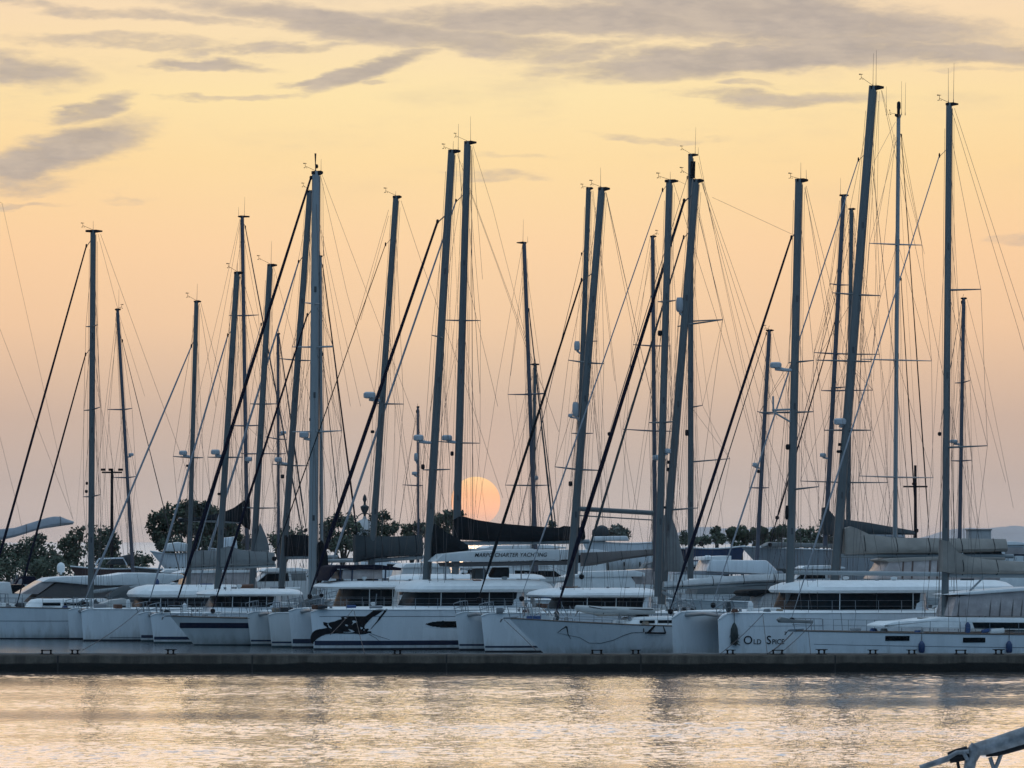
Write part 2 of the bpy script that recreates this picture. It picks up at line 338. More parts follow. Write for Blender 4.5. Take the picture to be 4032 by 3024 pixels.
# the thickening evening air over the bay
hz = bpy.data.materials.new('evening_haze'); hz.use_nodes = True; t = NT(hz.node_tree); t.n.clear()
pv = t.new('ShaderNodeVolumePrincipled'); pv.inputs['Color'].default_value = (0.93, 0.90, 0.92, 1); pv.inputs['Density'].default_value = HAZE; pv.inputs['Anisotropy'].default_value = 0.3
t.l.new(pv.outputs[0], t.new('ShaderNodeOutputMaterial').inputs['Volume'])
hb = MB().box((0, 8300, 22.5), (9000, 17000, 49.0)).build('haze', hz, smooth=False); hb['kind'] = 'stuff'
def pier():
    Y0, Y1, zt = PY, PY + 2.6, PZ
    m = bpy.data.materials.new('pier_concrete'); m.use_nodes = True; t = NT(m.node_tree); b = t.n['Principled BSDF']
    co = t.new('ShaderNodeTexCoord').outputs['Object']; sp = t.new('ShaderNodeSeparateXYZ'); t.l.new(co, sp.inputs[0])
    f1, _ = t.noise(t.vmath('MULTIPLY', co, (0.35, 1, 1.2)), 1.0, 5.0, 0.65); f2, _ = t.noise(t.vmath('MULTIPLY', co, (2.2, 1, 0.35)), 1.0, 4.0, 0.6); f3, _ = t.noise(co, 9.0, 3.0, 0.6)
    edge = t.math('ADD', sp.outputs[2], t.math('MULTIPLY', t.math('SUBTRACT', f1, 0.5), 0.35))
    wet_refl = t.rng(edge, 0.36, 0.46)  # dark lower band: damp concrete and the pier's reflection painted together
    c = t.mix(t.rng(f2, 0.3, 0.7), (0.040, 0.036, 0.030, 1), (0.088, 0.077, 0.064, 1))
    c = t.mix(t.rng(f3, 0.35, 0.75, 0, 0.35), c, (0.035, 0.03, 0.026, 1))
    c = t.mix(wet_refl, t.mix(f3, (0.003, 0.004, 0.004, 1), (0.009, 0.010, 0.009, 1)), c)
    # expansion joints every few metres
    jx = t.math('PINGPONG', t.math('ADD', sp.outputs[0], 3.1), 4.6)
    c = t.mix(t.rng(jx, 0.05, 0.02), c, (0.02, 0.02, 0.02, 1))
    t.l.new(c, b.inputs['Base Color']); t.l.new(t.rng(wet_refl, 0, 1, 0.55, 0.9), b.inputs['Roughness']); b.inputs['Specular IOR Level'].default_value = 0.12
    bn = t.new('ShaderNodeBump'); bn.inputs['Strength'].default_value = 0.5; bn.inputs['Distance'].default_value = 0.04; t.l.new(f3, bn.inputs['Height']); t.l.new(bn.outputs[0], b.inputs['Normal'])
    root = empty('concrete_pier', (0, (Y0 + Y1) / 2, 0)); tag(root, 'long low concrete pier with damp and its reflection painted as a dark band', 'pier')
    mb = MB(); N = 150; rs = []
    for i in range(N + 1):
        x = -60 + 120 * i / N; j = rnd.uniform(-.012, .012); e = rnd.uniform(0, .015)
        rs.append([(x, -1.3 + j, -1.0), (x, -1.3 + j, zt - .05 - e), (x, -1.25 + j, zt - e * .6), (x, 1.25, zt), (x, 1.3, zt - .05), (x, 1.3, -1.0)])
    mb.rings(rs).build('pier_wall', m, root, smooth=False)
    cap = MB(); rs = []
    for i in range(N + 1):
        x = -60 + 120 * i / N; e = rnd.uniform(0, .012)
        rs.append([(x, 1.0, zt + .006), (x, 1.0, zt + .05 - e), (x, 1.31, zt + .05 - e), (x, 1.31, zt - .1)])
    cap.rings(rs, close=True).build('kerb', mat('pier_kerb', (0.30, 0.285, 0.27), 0.85, 0.3, 1.5), root, smooth=False)
pier()
# mooring cleats along the pier edge
CLEATM = mat('rusty_iron', (0.014, 0.011, 0.010), 0.85, 0.4, 9.0, spec=0.1)
def cleat(px, style, label):
    b = P(px, 2579, PY + .5); b.z = PZ + .02
    r = empty('mooring_cleat', b); r.scale = (.8, .8, .8); tag(r, label, 'mooring cleat', 'mooring cleats along the pier')
    w = 0.16 if style != 2 else 0.26
    pl = MB().box((0, 0, .02), (2 * w + .3, .22, .04)).build('base_plate', CLEATM, r, bevel=.008)
    for s in (-1, 1):
        p = MB().lathe((s * w, 0, .04), [(.075, 0), (.055, .06), (.05, .16), (.085, .20), (.085, .235), (.03, .25)], 10)
        p.build('post', CLEATM, r)
    if style == 0: MB().tube([(-w - .2, 0, .30), (-w, 0, .285), (w, 0, .285), (w + .2, 0, .30)], [.02, .034, .034, .02], 8).build('horn', CLEATM, r)
    if style == 1:
        for s in (-1, 1): MB().tube([(s * w - .17, 0, .27), (s * w, 0, .255), (s * w + .17, 0, .27)], [.018, .032, .018], 8).build('horn', CLEATM, r)
    if style == 2: MB().tube([(-w, 0, .25), (w, 0, .25)], .03, 8).build('horn', CLEATM, r)
for px, st_, lb in ((183, 2, 'thin framed mooring cleat before the sloop with a plain white hull'), (295, 1, 'dark double cleat before the two narrow white bows at the pier end'),
                    (672, 0, 'bar cleat under the bow of the navy striped sloop'), (1565, 1, 'double cleat under the manta ray hull'), (2350, 2, 'faint framed cleat before the swoosh hull'),
                    (2503, 1, 'dark double cleat under the outboard bracket of the swoosh hull'), (2875, 1, 'cleat below the black fender with a rope tied to it'), (3062, 2, 'small cleat below the dark serif lettering'),
                    (3235, 0, 'bar cleat below the striped bow of the long white sloop'), (3437, 1, 'low dark cleat with a coil beside it under the long white sloop'),
                    (3590, 1, 'double cleat just before the first blue fender'), (3783, 2, 'framed cleat between the two blue fenders'), (3932, 0, 'cleat at the second blue fender')):
    cleat(px, st_, lb)

# ------------------------------------------------------------------ boats
class Boat:
    def __init__(s, name, px, D, yaw, label, cat, group=None, right=False, q0=0.0):
        s.right = right; s.sg = -1.0 if right else 1.0
        th = R(yaw) if not right else R(180 + yaw)
        s.th = th; s.u = Vector((math.cos(th), math.sin(th), 0)); s.n = Vector((-math.sin(th), math.cos(th), 0))
        o = Vector(((px - CX) / FPX * D, D, 0)) + s.n * (q0 * s.sg); s.o = o
        group = group or {'sailing yacht': 'sailing yachts moored in the marina', 'catamaran': 'catamarans moored in the marina', 'motor boat': 'motor boats moored in the rows behind', 'boat': 'boats propped up ashore'}.get(cat)
        s.root = empty(name, o, th); tag(s.root, label, cat, group)
    def L(s, a, q, z): return (a, -q * s.sg, z)              # q: metres towards the viewer's side of the centreline
    def inv(s, px, py, q=0.0):                                # pixel -> (a, z) on the boat's own upright plane at q
        d = ray(px, py); o = s.o - s.n * (q * s.sg); c = Vector((0, 0, HC))
        t = (o - c).dot(s.n) / d.dot(s.n); p = c + d * t
        return (p - o).dot(s.u), p.z
    def at(s, px, py, q=0.0):
        a, z = s.inv(px, py, q); return Vector(s.L(a, q, z))
    def mpp(s): return s.o.y / FPX
    def mb(s): return MB()

class Hull:
    def __init__(h, L, B, fb, fs, rake=0.3, lc=0.0, e=0.5, p=2.0, stern=0.85, fl=0.8, trs=0.0, dip=0.0, dm=0.7, keelz=-0.5, stemp=1.0, bd=0.0):
        h.__dict__.update(L=L, B=B, fb=fb, fs=fs, rake=rake, lc=lc, e=e, p=p, stern=stern, fl=fl, trs=trs, dip=dip, dm=dm, keelz=keelz, stemp=stemp, bd=bd)
    def zd(h, t): return h.fb + (h.fs - h.fb) * t - h.dip * math.sin(math.pi * min(1, max(0, t))) - h.bd * max(0, 1 - max(0, t) / .05) ** 2
    def s0(h, z): return h.rake * max(0, 1 - z / h.fb) ** h.stemp if z <= h.fb else 0.0
    def s1(h, z): return h.L - h.trs * z
    def S(h, t, z): a = h.s0(z); return a + (h.s1(z) - a) * t
    def T(h, s, z): a = h.s0(z); return min(1, max(0, (s - a) / (h.s1(z) - a)))
    def hb(h, t, z):
        t = min(1, max(0, t))
        if t < h.e: f = 1 - (1 - t / h.e) ** h.p
        else: f = 1 - (1 - h.stern) * ((t - h.e) / (1 - h.e)) ** 2
        k = z / h.zd(t)
        fl = h.fl + (1 - h.fl) * max(0, k) ** 0.65 if k >= 0 else h.fl * max(0.05, 1 + k * 1.3)
        return max(0.012, h.B / 2 * f * fl)
    def shell(h, bo, mb, z0=None, z1f=1.0, off=0.0, t0=0.0, t1=1.0, nt=36, nz=9, both=True):
        rows = []
        for i in range(nt + 1):
            t = t0 + (t1 - t0) * (i / nt) ** 1.5 if t0 == 0 else t0 + (t1 - t0) * i / nt
            zd = h.zd(t); zs = [h.keelz + (zd - h.keelz) * j / nz for j in range(nz + 1)]
            ring = [bo.L(h.S(t, z), h.lc + h.hb(t, z) + off, z) for z in reversed(zs)] + [bo.L(h.S(t, z), h.lc - h.hb(t, z) - off, z) for z in zs]
            rows.append(ring)
        mb.rings(rows, True, True, True)
    def strip(h, bo, mb, s0, s1, zf0, zf1, off=0.006, n=40, sides=(1, -1)):
        for sd in sides:
            o = []; a = []
            for i in range(n + 1):
                s = s0 + (s1 - s0) * i / n
                za = zf0(s) if callable(zf0) else zf0; zb = zf1(s) if callable(zf1) else zf1
                pts = []
                for k in range(4):
                    z = za + (zb - za) * k / 3; t = h.T(s, z); pts.append(bo.L(max(s, h.s0(z)) , h.lc + sd * (h.hb(t, z) + off), z))
                a.append(pts)
            mb.rings(a, False, False, False)
    def sheer(h, bo, mb, r=0.035, off=0.0, dz=0.0):
        for sd in (1, -1):
            mb.tube([bo.L(h.S(i / 30, h.zd(i / 30)), h.lc + sd * (h.hb(i / 30, h.zd(i / 30)) + off), h.zd(i / 30) + dz) for i in range(31)], r, 6)
    def deckz(h, bo, mb, inset=0.03, camber=0.06, drop=0.03):
        rows = []
        for i in range(31):
            t = i / 30; z = h.zd(t) - drop; b = max(0.01, h.hb(t, z) - inset)
            rows.append([bo.L(h.S(t, z), h.lc + b * k, z + camber * (1 - k * k) * min(1, b)) for k in (-1, -.6, 0, .6, 1)])
        mb.rings(rows, False, False, False)
    def near(h, s, z, off=0.02):
        t = h.T(s, z); return h.lc + h.hb(t, z) + off

def decal(bo, h, polys, cell, off, name, m, holes=()):
    """a painted shape on the near side of the hull, its outline given on that side"""
    def conv(pl): return [bo.inv(x, y, h.lc + h.B / 2 * .93) for x, y in pl]
    polys = [conv(p) for p in polys]; holes = [conv(p) for p in holes]
    def ins(pl, x, y):
        c = False; j = len(pl) - 1
        for i in range(len(pl)):
            if (pl[i][1] > y) != (pl[j][1] > y) and x < (pl[j][0] - pl[i][0]) * (y - pl[i][1]) / (pl[j][1] - pl[i][1]) + pl[i][0]: c = not c
            j = i
        return c
    xs = [a for p in polys for a, b in p]; zs = [b for p in polys for a, b in p]
    mb = MB(); idx = {}
    def vid(i, k):
        if (i, k) not in idx:
            s = min(xs) + i * cell; z = min(zs) + k * cell; idx[(i, k)] = len(mb.v); mb.v.append(bo.L(s, h.near(s, z, off), z))
        return idx[(i, k)]
    for i in range(int((max(xs) - min(xs)) / cell) + 1):
        for k in range(int((max(zs) - min(zs)) / cell) + 1):
            s = min(xs) + (i + .5) * cell; z = min(zs) + (k + .5) * cell
            if any(ins(p, s, z) for p in polys) and not any(ins(p, s, z) for p in holes):
                mb.f.append((vid(i, k), vid(i + 1, k), vid(i + 1, k + 1), vid(i, k + 1)))
    return mb.build(name, m, bo.root, smooth=False)

def text_mesh(body, size, shear=0.0, space=1.0, xs=1.0, bold=0.003):
    c = bpy.data.curves.new('lettering', 'FONT'); c.body = body; c.size = size; c.shear = shear; c.space_character = space; c.offset = bold; c.resolution_u = 3
    o = bpy.data.objects.new('lettering', c); me = bpy.data.meshes.new_from_object(o)
    vs = [(v.co.x * xs, v.co.y) for v in me.vertices]; fs = [tuple(p.vertices) for p in me.polygons]
    bpy.data.objects.remove(o); bpy.data.curves.remove(c); bpy.data.meshes.remove(me)
    return vs, fs

def line_part(bo, name, pts, r, m=None, n=5):
    return MB().tube(pts, r, n).build(name, m or WIRE, bo.root)

def ell_ring(c, rx, ry, z, n=14):
    return [(c[0] + rx * math.cos(2 * math.pi * j / n), c[1] + ry * math.sin(2 * math.pi * j / n), z) for j in range(n)]

def rig(bo, mast, spr=(), stays=(), backs=(), radars=(), ants=(), vane=None, mm=None, head=(10, 22), beam=1.9, deckz=1.6, hal=True, thin=1.0, lights=(), extra=()):
    """mast=(top x, top y, foot x, foot y, width): pixels; everything stands on the boat's centre plane"""
    mm = mm or ALU; k = bo.mpp(); xt, yt, xb, yb, wp = mast
    A = bo.at(xb, yb); B = bo.at(xt, yt); r = wp * k / 2
    def mp(y):                                               # point on the mast at picture row y
        f = (y - yt) / (yb - yt); return B + (A - B) * f
    mb = MB(); pts = []; rad = []
    N = 10
    for i in range(N + 1):
        f = i / N; pts.append(A + (B - A) * f); rad.append(r * (1.06 - 0.16 * f))
    mb.tube(pts, rad, 12, sq=0.72)
    # sail track and exit plates make the section read as a spar
    mast_o = mb.build('mast', mm, bo.root)
    fw = (B - A).normalized()
    MB().tube([A + fw * .8 + Vector((r * 1.02, 0, 0)), B - fw * .3 + Vector((r * .9, 0, 0))], r * .16, 4).build('sail_track', mat('mast_track_dark', (0.05, 0.055, 0.06), 0.5), mast_o)
    if wp > 16:
        for f in (0.18, 0.47, 0.72):
            p = A + (B - A) * f; MB().box((p.x - r * .05, p.y - bo.sg * r * .66, p.z), (r * .5, r * .2, .34)).build('exit_plate', mat('mast_track_dark', (0.05, 0.055, 0.06), 0.5), mast_o)
    # masthead crane
    ln, rn = head
    mb = MB(); h = max(.10, r * .7)
    mb.rings([[(B.x - ln * k - r * .6, B.y + y, B.z + z) for y, z in ((-r * .6, -h), (r * .6, -h), (r * .6, 0), (-r * .6, 0))],
              [(B.x + r, B.y + y, B.z + z) for y, z in ((-r * .6, -h * 1.3), (r * .6, -h * 1.3), (r * .6, .03), (-r * .6, .03))],
              [(B.x + rn * k + r, B.y + y, B.z + z) for y, z in ((-r * .4, -h * .8), (r * .4, -h * .8), (r * .4, -.02), (-r * .4, -.02))]])
    mb.build('masthead_crane', BLACK, mast_o)
    if vane is not None:
        vx, vy = vane; v = bo.at(xt + vx, yt + vy); q = MB()
        q.tube([B + Vector((0, 0, .02)), v], .012, 5); q.tube([v + Vector((0, 0, -.10)), v + Vector((0, 0, .16))], .012, 5)
        q.tube([v + Vector((-.12, 0, .16)), v + Vector((.10, 0, .16))], [.035, .008], 5)
        for d in ((.09, 0), (-.05, .08), (-.05, -.08)): q.ball(v + Vector((d[0], d[1], -.10)), .028, 6, 4)
        q.build('wind_vane', BLACK, mast_o)
    for ax, ay in ants:
        a = bo.at(xt + ax, yt + 2); t = bo.at(xt + ax + rnd.uniform(-1, 3), ay)
        MB().tube([a, a + (t - a) * .12, t], [.028, .013, .007], 5).build('antenna', WIRE, mast_o)
    tipsn = []; tipsf = []
    for sp in spr:
        xl, yl, xr, yr = sp
        nr = (xr, yr) if bo.sg > 0 else (xl, yl); fr = (xl, yl) if bo.sg > 0 else (xr, yr)
        hl = min(1.25, 0.55 * beam)
        ym = (yl + yr) / 2 + abs(yr - yl) * .25 + 2; c = mp(ym)
        tn = bo.at(*nr, q=hl); tf = bo.at(*fr, q=-hl)
        for tp, lst in ((tn, tipsn), (tf, tipsf)):
            MB().tube([c, c + (tp - c) * .5, tp], [.055, .045, .026], 6).build('spreader', mm, mast_o); lst.append((tp, c))
    rw = .0105 * thin
    for lst, qs in ((tipsn, 1), (tipsf, -1)):
        ch = Vector(bo.L(A.x + .35, qs * beam * .92, deckz))
        top = B + (A - B) * .04
        pts = [top] + [t[0] for t in lst] + [ch]
        MB().tube(pts, rw, 5).build('shroud', WIRE, bo.root)
        if lst:
            for i, (tp, c) in enumerate(lst):
                nx = lst[i + 1][0] if i + 1 < len(lst) else ch + Vector((-.25, 0, 0))
                MB().tube([c + (B - A).normalized() * .1, nx], rw, 5).build('shroud', WIRE, bo.root)
        ch2 = Vector(bo.L(A.x - .5, qs * beam * .9, deckz))
        c = lst[-1][1] if lst else A + (B - A) * .5
        MB().tube([c, ch2], rw, 5).build('shroud', WIRE, bo.root)
    if hal:
        for dx_, f0, f1 in ((r * 1.5, .99, 0.06), (r * 2.1, .97, .03), (-r * 1.45, .95, .04)):
            MB().tube([A + (B - A) * f0 + Vector((dx_ * .8, .05, 0)), A + (B - A) * f1 + Vector((dx_ * 1.25, -.06, 0))], rw * .95, 5).build('halyard', WIRE, bo.root)
        if tipsn:
            MB().tube([tipsn[-1][0] + (tipsn[-1][1] - tipsn[-1][0]) * .35, Vector(bo.L(A.x + .6, beam * .6, deckz))], rw * .6, 4).build('halyard', WIRE, bo.root)
    rr_ = random.Random(int(xt * 7 + yt)); nx_ = 7 if wp > 18 else 5
    for i in range(nx_):
        f0 = rr_.uniform(.45, .97); p0 = A + (B - A) * f0; p1 = Vector((A.x + rr_.uniform(-2.0, 3.4), rr_.uniform(-1.5, 1.5), deckz + rr_.uniform(0, .8)))
        MB().tube([p0, p1], rw * rr_.uniform(.5, .95), 4).build('running_line', WIRE, bo.root)
    for x1, y1, x2, y2, wpx, m in stays:                      # furled headsails, thicker towards the foot
        a = bo.at(x1, y1); b = bo.at(x2, y2); rr = wpx * k / 2
        top = mp(y1 - 32); d = b - a
        f = MB(); K = 14; wob = [rnd.uniform(-.06, .06) for _ in range(K + 1)]
        f.tube([a + d * (i / K) for i in range(K + 1)], [rr * .82 * (.52 + .58 * (i / K) ** .8 if i < K - 1 else .62 if i == K - 1 else .3) * (1 + wob[i]) for i in range(K + 1)], 9)
        o = f.build('furled_headsail', m, bo.root)
        e = (a - top).normalized()
        MB().tube([top, a + d * .004], max(.014, rr * .25), 5).build('forestay', WIRE, o)
        MB().lathe(tuple(b - Vector((0, 0, .05))), [(.03, -.25), (.13, -.2), (.15, -.08), (.13, 0), (.04, .04)], 10).build('furler_drum', BLACK, o)
        MB().ball(a, (max(.05, rr * .6), max(.05, rr * .6), .14), 8, 6).build('halyard_swivel', BLACK, o)
    for l in backs:
        x1, y1, x2, y2 = l[:4]; MB().tube([bo.at(x1, y1), bo.at(x2, y2)], rw * (l[4] if len(l) > 4 else 1.0), 5).build('backstay', WIRE, bo.root)
    for rx, ry, rw_, rh in radars:
        c = bo.at(rx, ry); a = rw_ * k / 2; hh = rh * k / 2; m_ = mp(ry + rh * .9)
        d = MB().lathe((c.x, c.y, c.z), [(a * .55, -hh), (a * .95, -hh * .75), (a, 0), (a * .96, hh * .6), (a * .7, hh)], 14).tube([Vector((c.x, c.y, c.z - hh)), Vector(((c.x + m_.x) / 2, c.y, c.z - hh * 1.5)), m_], [a * .4, a * .28, a * .25], 6)
        d.build('radar_dome', GELG, mast_o)
    for lx, ly, lw, lh in lights:
        c = bo.at(lx, ly); MB().lathe((c.x, c.y, c.z), [(lw * k * .3, -lh * k / 2), (lw * k / 2, -lh * k * .3), (lw * k / 2, lh * k * .25), (lw * k * .35, lh * k / 2)], 10).build('steaming_light', BLACK, mast_o)
    return mast_o, A, B, mp, r

def spar(bo, name, x1, y1, x2, y2, wp, m=None, q=0.0, n=10, parent=None):
    k = bo.mpp(); return MB().tube([bo.at(x1, y1, q), bo.at(x2, y2, q)], wp * k / 2, n, sq=.8).build(name, m or ALUP, parent or bo.root)

def bag(bo, top, bot, wid, m, name='sail_cover', lumps=0.04, ties=0, wrap=.16):
    """a sail cover lying along a boom: matching upper and lower edges in pixels"""
    def samp(pl, x):
        for (a, b), (c, d) in zip(pl, pl[1:]):
            if a <= x <= c: return b + (d - b) * (x - a) / max(1e-6, c - a)
        return pl[0][1] if x < pl[0][0] else pl[-1][1]
    x0 = max(top[0][0], bot[0][0]); x1 = min(top[-1][0], bot[-1][0]); N = 26; rs = []
    ph = rnd.uniform(0, 6)
    for i in range(N + 1):
        x = x0 + (x1 - x0) * i / N; yt, yb = samp(top, x), samp(bot, x)
        a, zt = bo.inv(x, yt); _, zb = bo.inv(x, yb); hgt = max(.03, zt - zb); w_ = wid * min(1, .55 + hgt / 1.0) * (1 + lumps * math.sin(i * 1.7 + ph))
        ring = []
        wr = max(0, 1 - (i / N) / wrap) ** .6 if wrap else 0
        for f, ww in ((0, .25), (.06, .8), (.25, 1.0), (.5, .82), (.75, .5), (.94, .2), (1.0, .06)):
            ring.append((f, max(ww, (.95 if f < .9 else .80) * wr)))
        pr = [bo.L(a, w_ * ww * (1 + lumps * math.sin(i * 2.3 + f * 7 + ph)), zb + hgt * f) for f, ww in ring] + [bo.L(a, -w_ * ww, zb + hgt * f) for f, ww in reversed(ring)]
        rs.append(pr)
    o = MB().rings(rs).build(name, m, bo.root)
    for i in range(ties):
        x = x0 + (x1 - x0) * (i + .6) / ties; yt, yb = samp(top, x), samp(bot, x)
        a, zt = bo.inv(x, yt); _, zb = bo.inv(x, yb)
        MB().tube([bo.L(a, wid * .1, zt + .02), bo.L(a, wid * .9, zb + (zt - zb) * .5), bo.L(a, wid * 1.05, zb + (zt - zb) * .2), bo.L(a, wid * .3, zb - .06)], .02, 4).build('sail_tie', BLACK, o)
    return o

def slab(bo, poly, q0, q1, m, name, bevel=0.03, parent=None):
    """a solid of the given side outline (pixels, read at q1) reaching across the boat from q0 to q1"""
    pl = [bo.inv(x, y, q1) for x, y in poly]; n = len(pl)
    mb = MB(); mb.rings([[bo.L(a, q0, z) for a, z in pl], [bo.L(a, q1, z) for a, z in pl]])
    return mb.build(name, m, parent or bo.root, bevel=bevel, auto=30)

def plan_ring(bo, s0, s1, hw, z, n=36, p=3.2, ends=(1.0, 1.0), qc=0.0):
    c = (s0 + s1) / 2; a = (s1 - s0) / 2; out = []
    for j in range(n):
        an = 2 * math.pi * j / n; cx, cy = math.cos(an), math.sin(an)
        x = math.copysign(abs(cx) ** (2 / p), cx); y = math.copysign(abs(cy) ** (2 / p), cy)
        out.append(bo.L(c + a * x, qc + hw * y * (ends[0] if x < -.5 else ends[1] if x > .5 else 1), z))
    return out

def rails(bo, h, t0, t1, n, ht=0.62, inset=0.06, side=1, name='guard_rail', pulpit=True):
    """stanchions with two wires along one side"""
    mb = MB(); tops = []; mids = []
    for i in range(n + 1):
        t = t0 + (t1 - t0) * i / n; z = h.zd(t); q = h.lc + side * max(.02, h.hb(t, z) - inset); a = h.S(t, z)
        mb.tube([bo.L(a, q, z - .02), bo.L(a, q, z + ht)], .016, 5); tops.append(bo.L(a, q, z + ht)); mids.append(bo.L(a, q, z + ht * .52))
    mb.tube(tops, .009, 4); mb.tube(mids, .009, 4)
    return mb.build(name, STEEL, bo.root)
def pulpit(bo, h, ht=0.65, t1=0.07):
    mb = MB(); z = h.zd(0); top = []
    for f in (-1, -.5, 0, .5, 1):
        t = t1 * abs(f) ** .8; zz = h.zd(t); q = h.lc + (h.hb(t, zz) + .02) * (1 if f > 0 else -1) if f else h.lc
        a = h.S(t, zz) - (0.12 if f == 0 else 0); top.append(bo.L(a, q, zz + ht)); mb.tube([bo.L(h.S(t, zz) + .05, q, zz - .02), bo.L(a, q, zz + ht)], .02, 5)
    mb.tube(top, .021, 6); mb.tube([(p[0], p[1], p[2] - ht * .5) for p in top], .014, 5)
    return mb.build('pulpit', STEEL, bo.root)

def cat_boat(name, label, near, far, D, yaw, L, ydeck, roof, win, hullB=1.9, boot=None, m=GEL, rake=0.3, p=2.2, beam_w=5.4, mull=4, roofm=None, topdrop=0.16, group=None, ant=ANTI, roofw=3.0, rounded=True):
    """catamaran; near/far: picture columns of its two bows; roof=(x0,x1,ytop,ybot); win=(x0,x1,ytop,ybot)"""
    bo = Boat(name, near, D, yaw, label, 'catamaran', group, q0=beam_w / 2)
    _, zdk = bo.inv(near + 60, ydeck, beam_w / 2)
    hs = []
    for lc in (beam_w / 2, -beam_w / 2):
        h = Hull(L, hullB, zdk, zdk * .98, rake, lc, e=.42, p=p, stern=.92, fl=.82, trs=.25, dip=0, bd=topdrop)
        mb = MB(); h.shell(bo, mb); ho = mb.build('hull', m, bo.root)
        d = MB(); h.deckz(bo, d, inset=.02, camber=.10, drop=.01); d.build('deck', DECK, ho)
        b = MB(); h.strip(bo, b, .0, L - .3, -.08, .10, .012, 30); b.build('waterline_stripe', ant, ho)
        if boot:
            b = MB(); h.strip(bo, b, .25, L - .4, boot[0], boot[1], .009, 30); b.build('boot_stripe', NAVYP, ho)
        b = MB(); h.sheer(bo, b, .028, .005, -.03); b.build('rubbing_strake', DECK, ho)
        hs.append(h)
    h = hs[0]
    # bridge deck, crossbeam and trampoline
    mb = MB(); mb.rings([plan_ring(bo, L * .30, L * .93, beam_w / 2, z, p=6) for z in (zdk * .38, zdk * .45, zdk - .02)]); mb.build('bridge_deck', m, bo.root)
    zb = zdk - .22
    MB().tube([bo.L(.75, beam_w / 2, zb), bo.L(.6, 0, zb + .12), bo.L(.75, -beam_w / 2, zb)], .11, 10).build('crossbeam', ALUP, bo.root)
    t = MB(); rows = []
    for i in range(9): rows.append([bo.L(.9 + (L * .31 - .9) * i / 8, q * (beam_w / 2 - hullB * .42), zb + .05 - .10 * (1 - q * q) * math.sin(math.pi * i / 8)) for q in (-1, -.5, 0, .5, 1)])
    t.rings(rows, False, False, False); t.build('trampoline', mat('net_dark', (0.03, 0.03, 0.034), 0.9), bo.root)
    # saloon
    x0, x1, yt, yb = roof; a0, zt = bo.inv(x0, yt, roofw); _, zr = bo.inv(x0, yb, roofw); a1, _ = bo.inv(x1, yt, roofw); ztb = bo.inv(x1, yt, roofw)[1]
    wx0, wx1, wyt, wyb = win; w0, wz1 = bo.inv(wx0, wyb, roofw - .35); w1, _ = bo.inv(wx1, wyb, roofw - .35); wzt = bo.inv(wx0, wyt, roofw - .35)[1]
    cw = roofw - .35
    w1 = max(w1, w0 + 3.0)
    MB().rings([plan_ring(bo, w0 - .12, w1, cw + .05, zdk - .05, p=4), plan_ring(bo, w0 - .06, w1, cw, wz1, p=4), plan_ring(bo, w0 + .05, w1 - .1, cw - .06, wz1 + .02, p=4), plan_ring(bo, w0 + .5, w1 - .1, cw - .2, wzt, p=4), plan_ring(bo, w0 + .5, w1 - .1, cw - .2, zr + .03, p=4)]).build('saloon', m, bo.root)
    wo_ = MB().rings([plan_ring(bo, w0 + .03, w1 - .25, cw - .02, wz1 + .03, p=4), plan_ring(bo, w0 + .40, w1 - .25, cw - .10, wzt - .02, p=4)], False, False).build('saloon_window', GLASS, bo.root)
    for i in range(mull):
        a = w0 + .9 + (w1 - w0 - 1.4) * (i + .5) / mull
        MB().tube([bo.L(a, cw + .0, wz1 + .03), bo.L(a + .05, cw - .085, wzt)], .026, 4).build('mullion', CHAR if i % 2 else GEL2, wo_)
    th = zt - zr
    rr = [plan_ring(bo, a0 + .10, a1 - .1, roofw - .12, zr, p=3.4), plan_ring(bo, a0, a1, roofw, zr + th * .22, p=3.4), plan_ring(bo, a0 + .12, a1 - .06, roofw - .08, zr + th * .50, p=3.4), plan_ring(bo, a0 + .55, a1 - .25, roofw - .55, zr + th * .82, p=3.0), plan_ring(bo, a0 + 1.2, a1 - .7, roofw - 1.2, zt, p=2.8)]
    ro = MB().rings(rr).build('coachroof', roofm or DECK, bo.root)
    for i in range(2):
        c = bo.L(a0 + 1.5 + i * 1.1, .9, zr + th * .84); MB().box(c, (.55, .5, .06)).build('hatch', GLASS, ro, bevel=.02)
    # aft supports under the long roof
    for sd in (1, -1):
        MB().tube([bo.L(a1 - .35, sd * (roofw - .3), zr + .02), bo.L(a1 - .1, sd * (roofw - .2), zdk)], .05, 8).build('roof_post', STEEL, bo.root)
        rails(bo, hs[0 if sd > 0 else 1], .05, .92, 9, side=sd)
        pulpit(bo, hs[0 if sd > 0 else 1], .6, .05)
    clutter(bo, int(near), ((.4, L * .28, beam_w / 2 - .6, beam_w / 2 + .5, zdk, 7), (a0 + 1.2, a1 - .6, -1.6, 2.0, zr + th * .72, 9), (a1 - .6, L - 1, -2, 2.6, zdk, 8)))
    return bo, hs, (zdk, zr, zt, a0, a1)

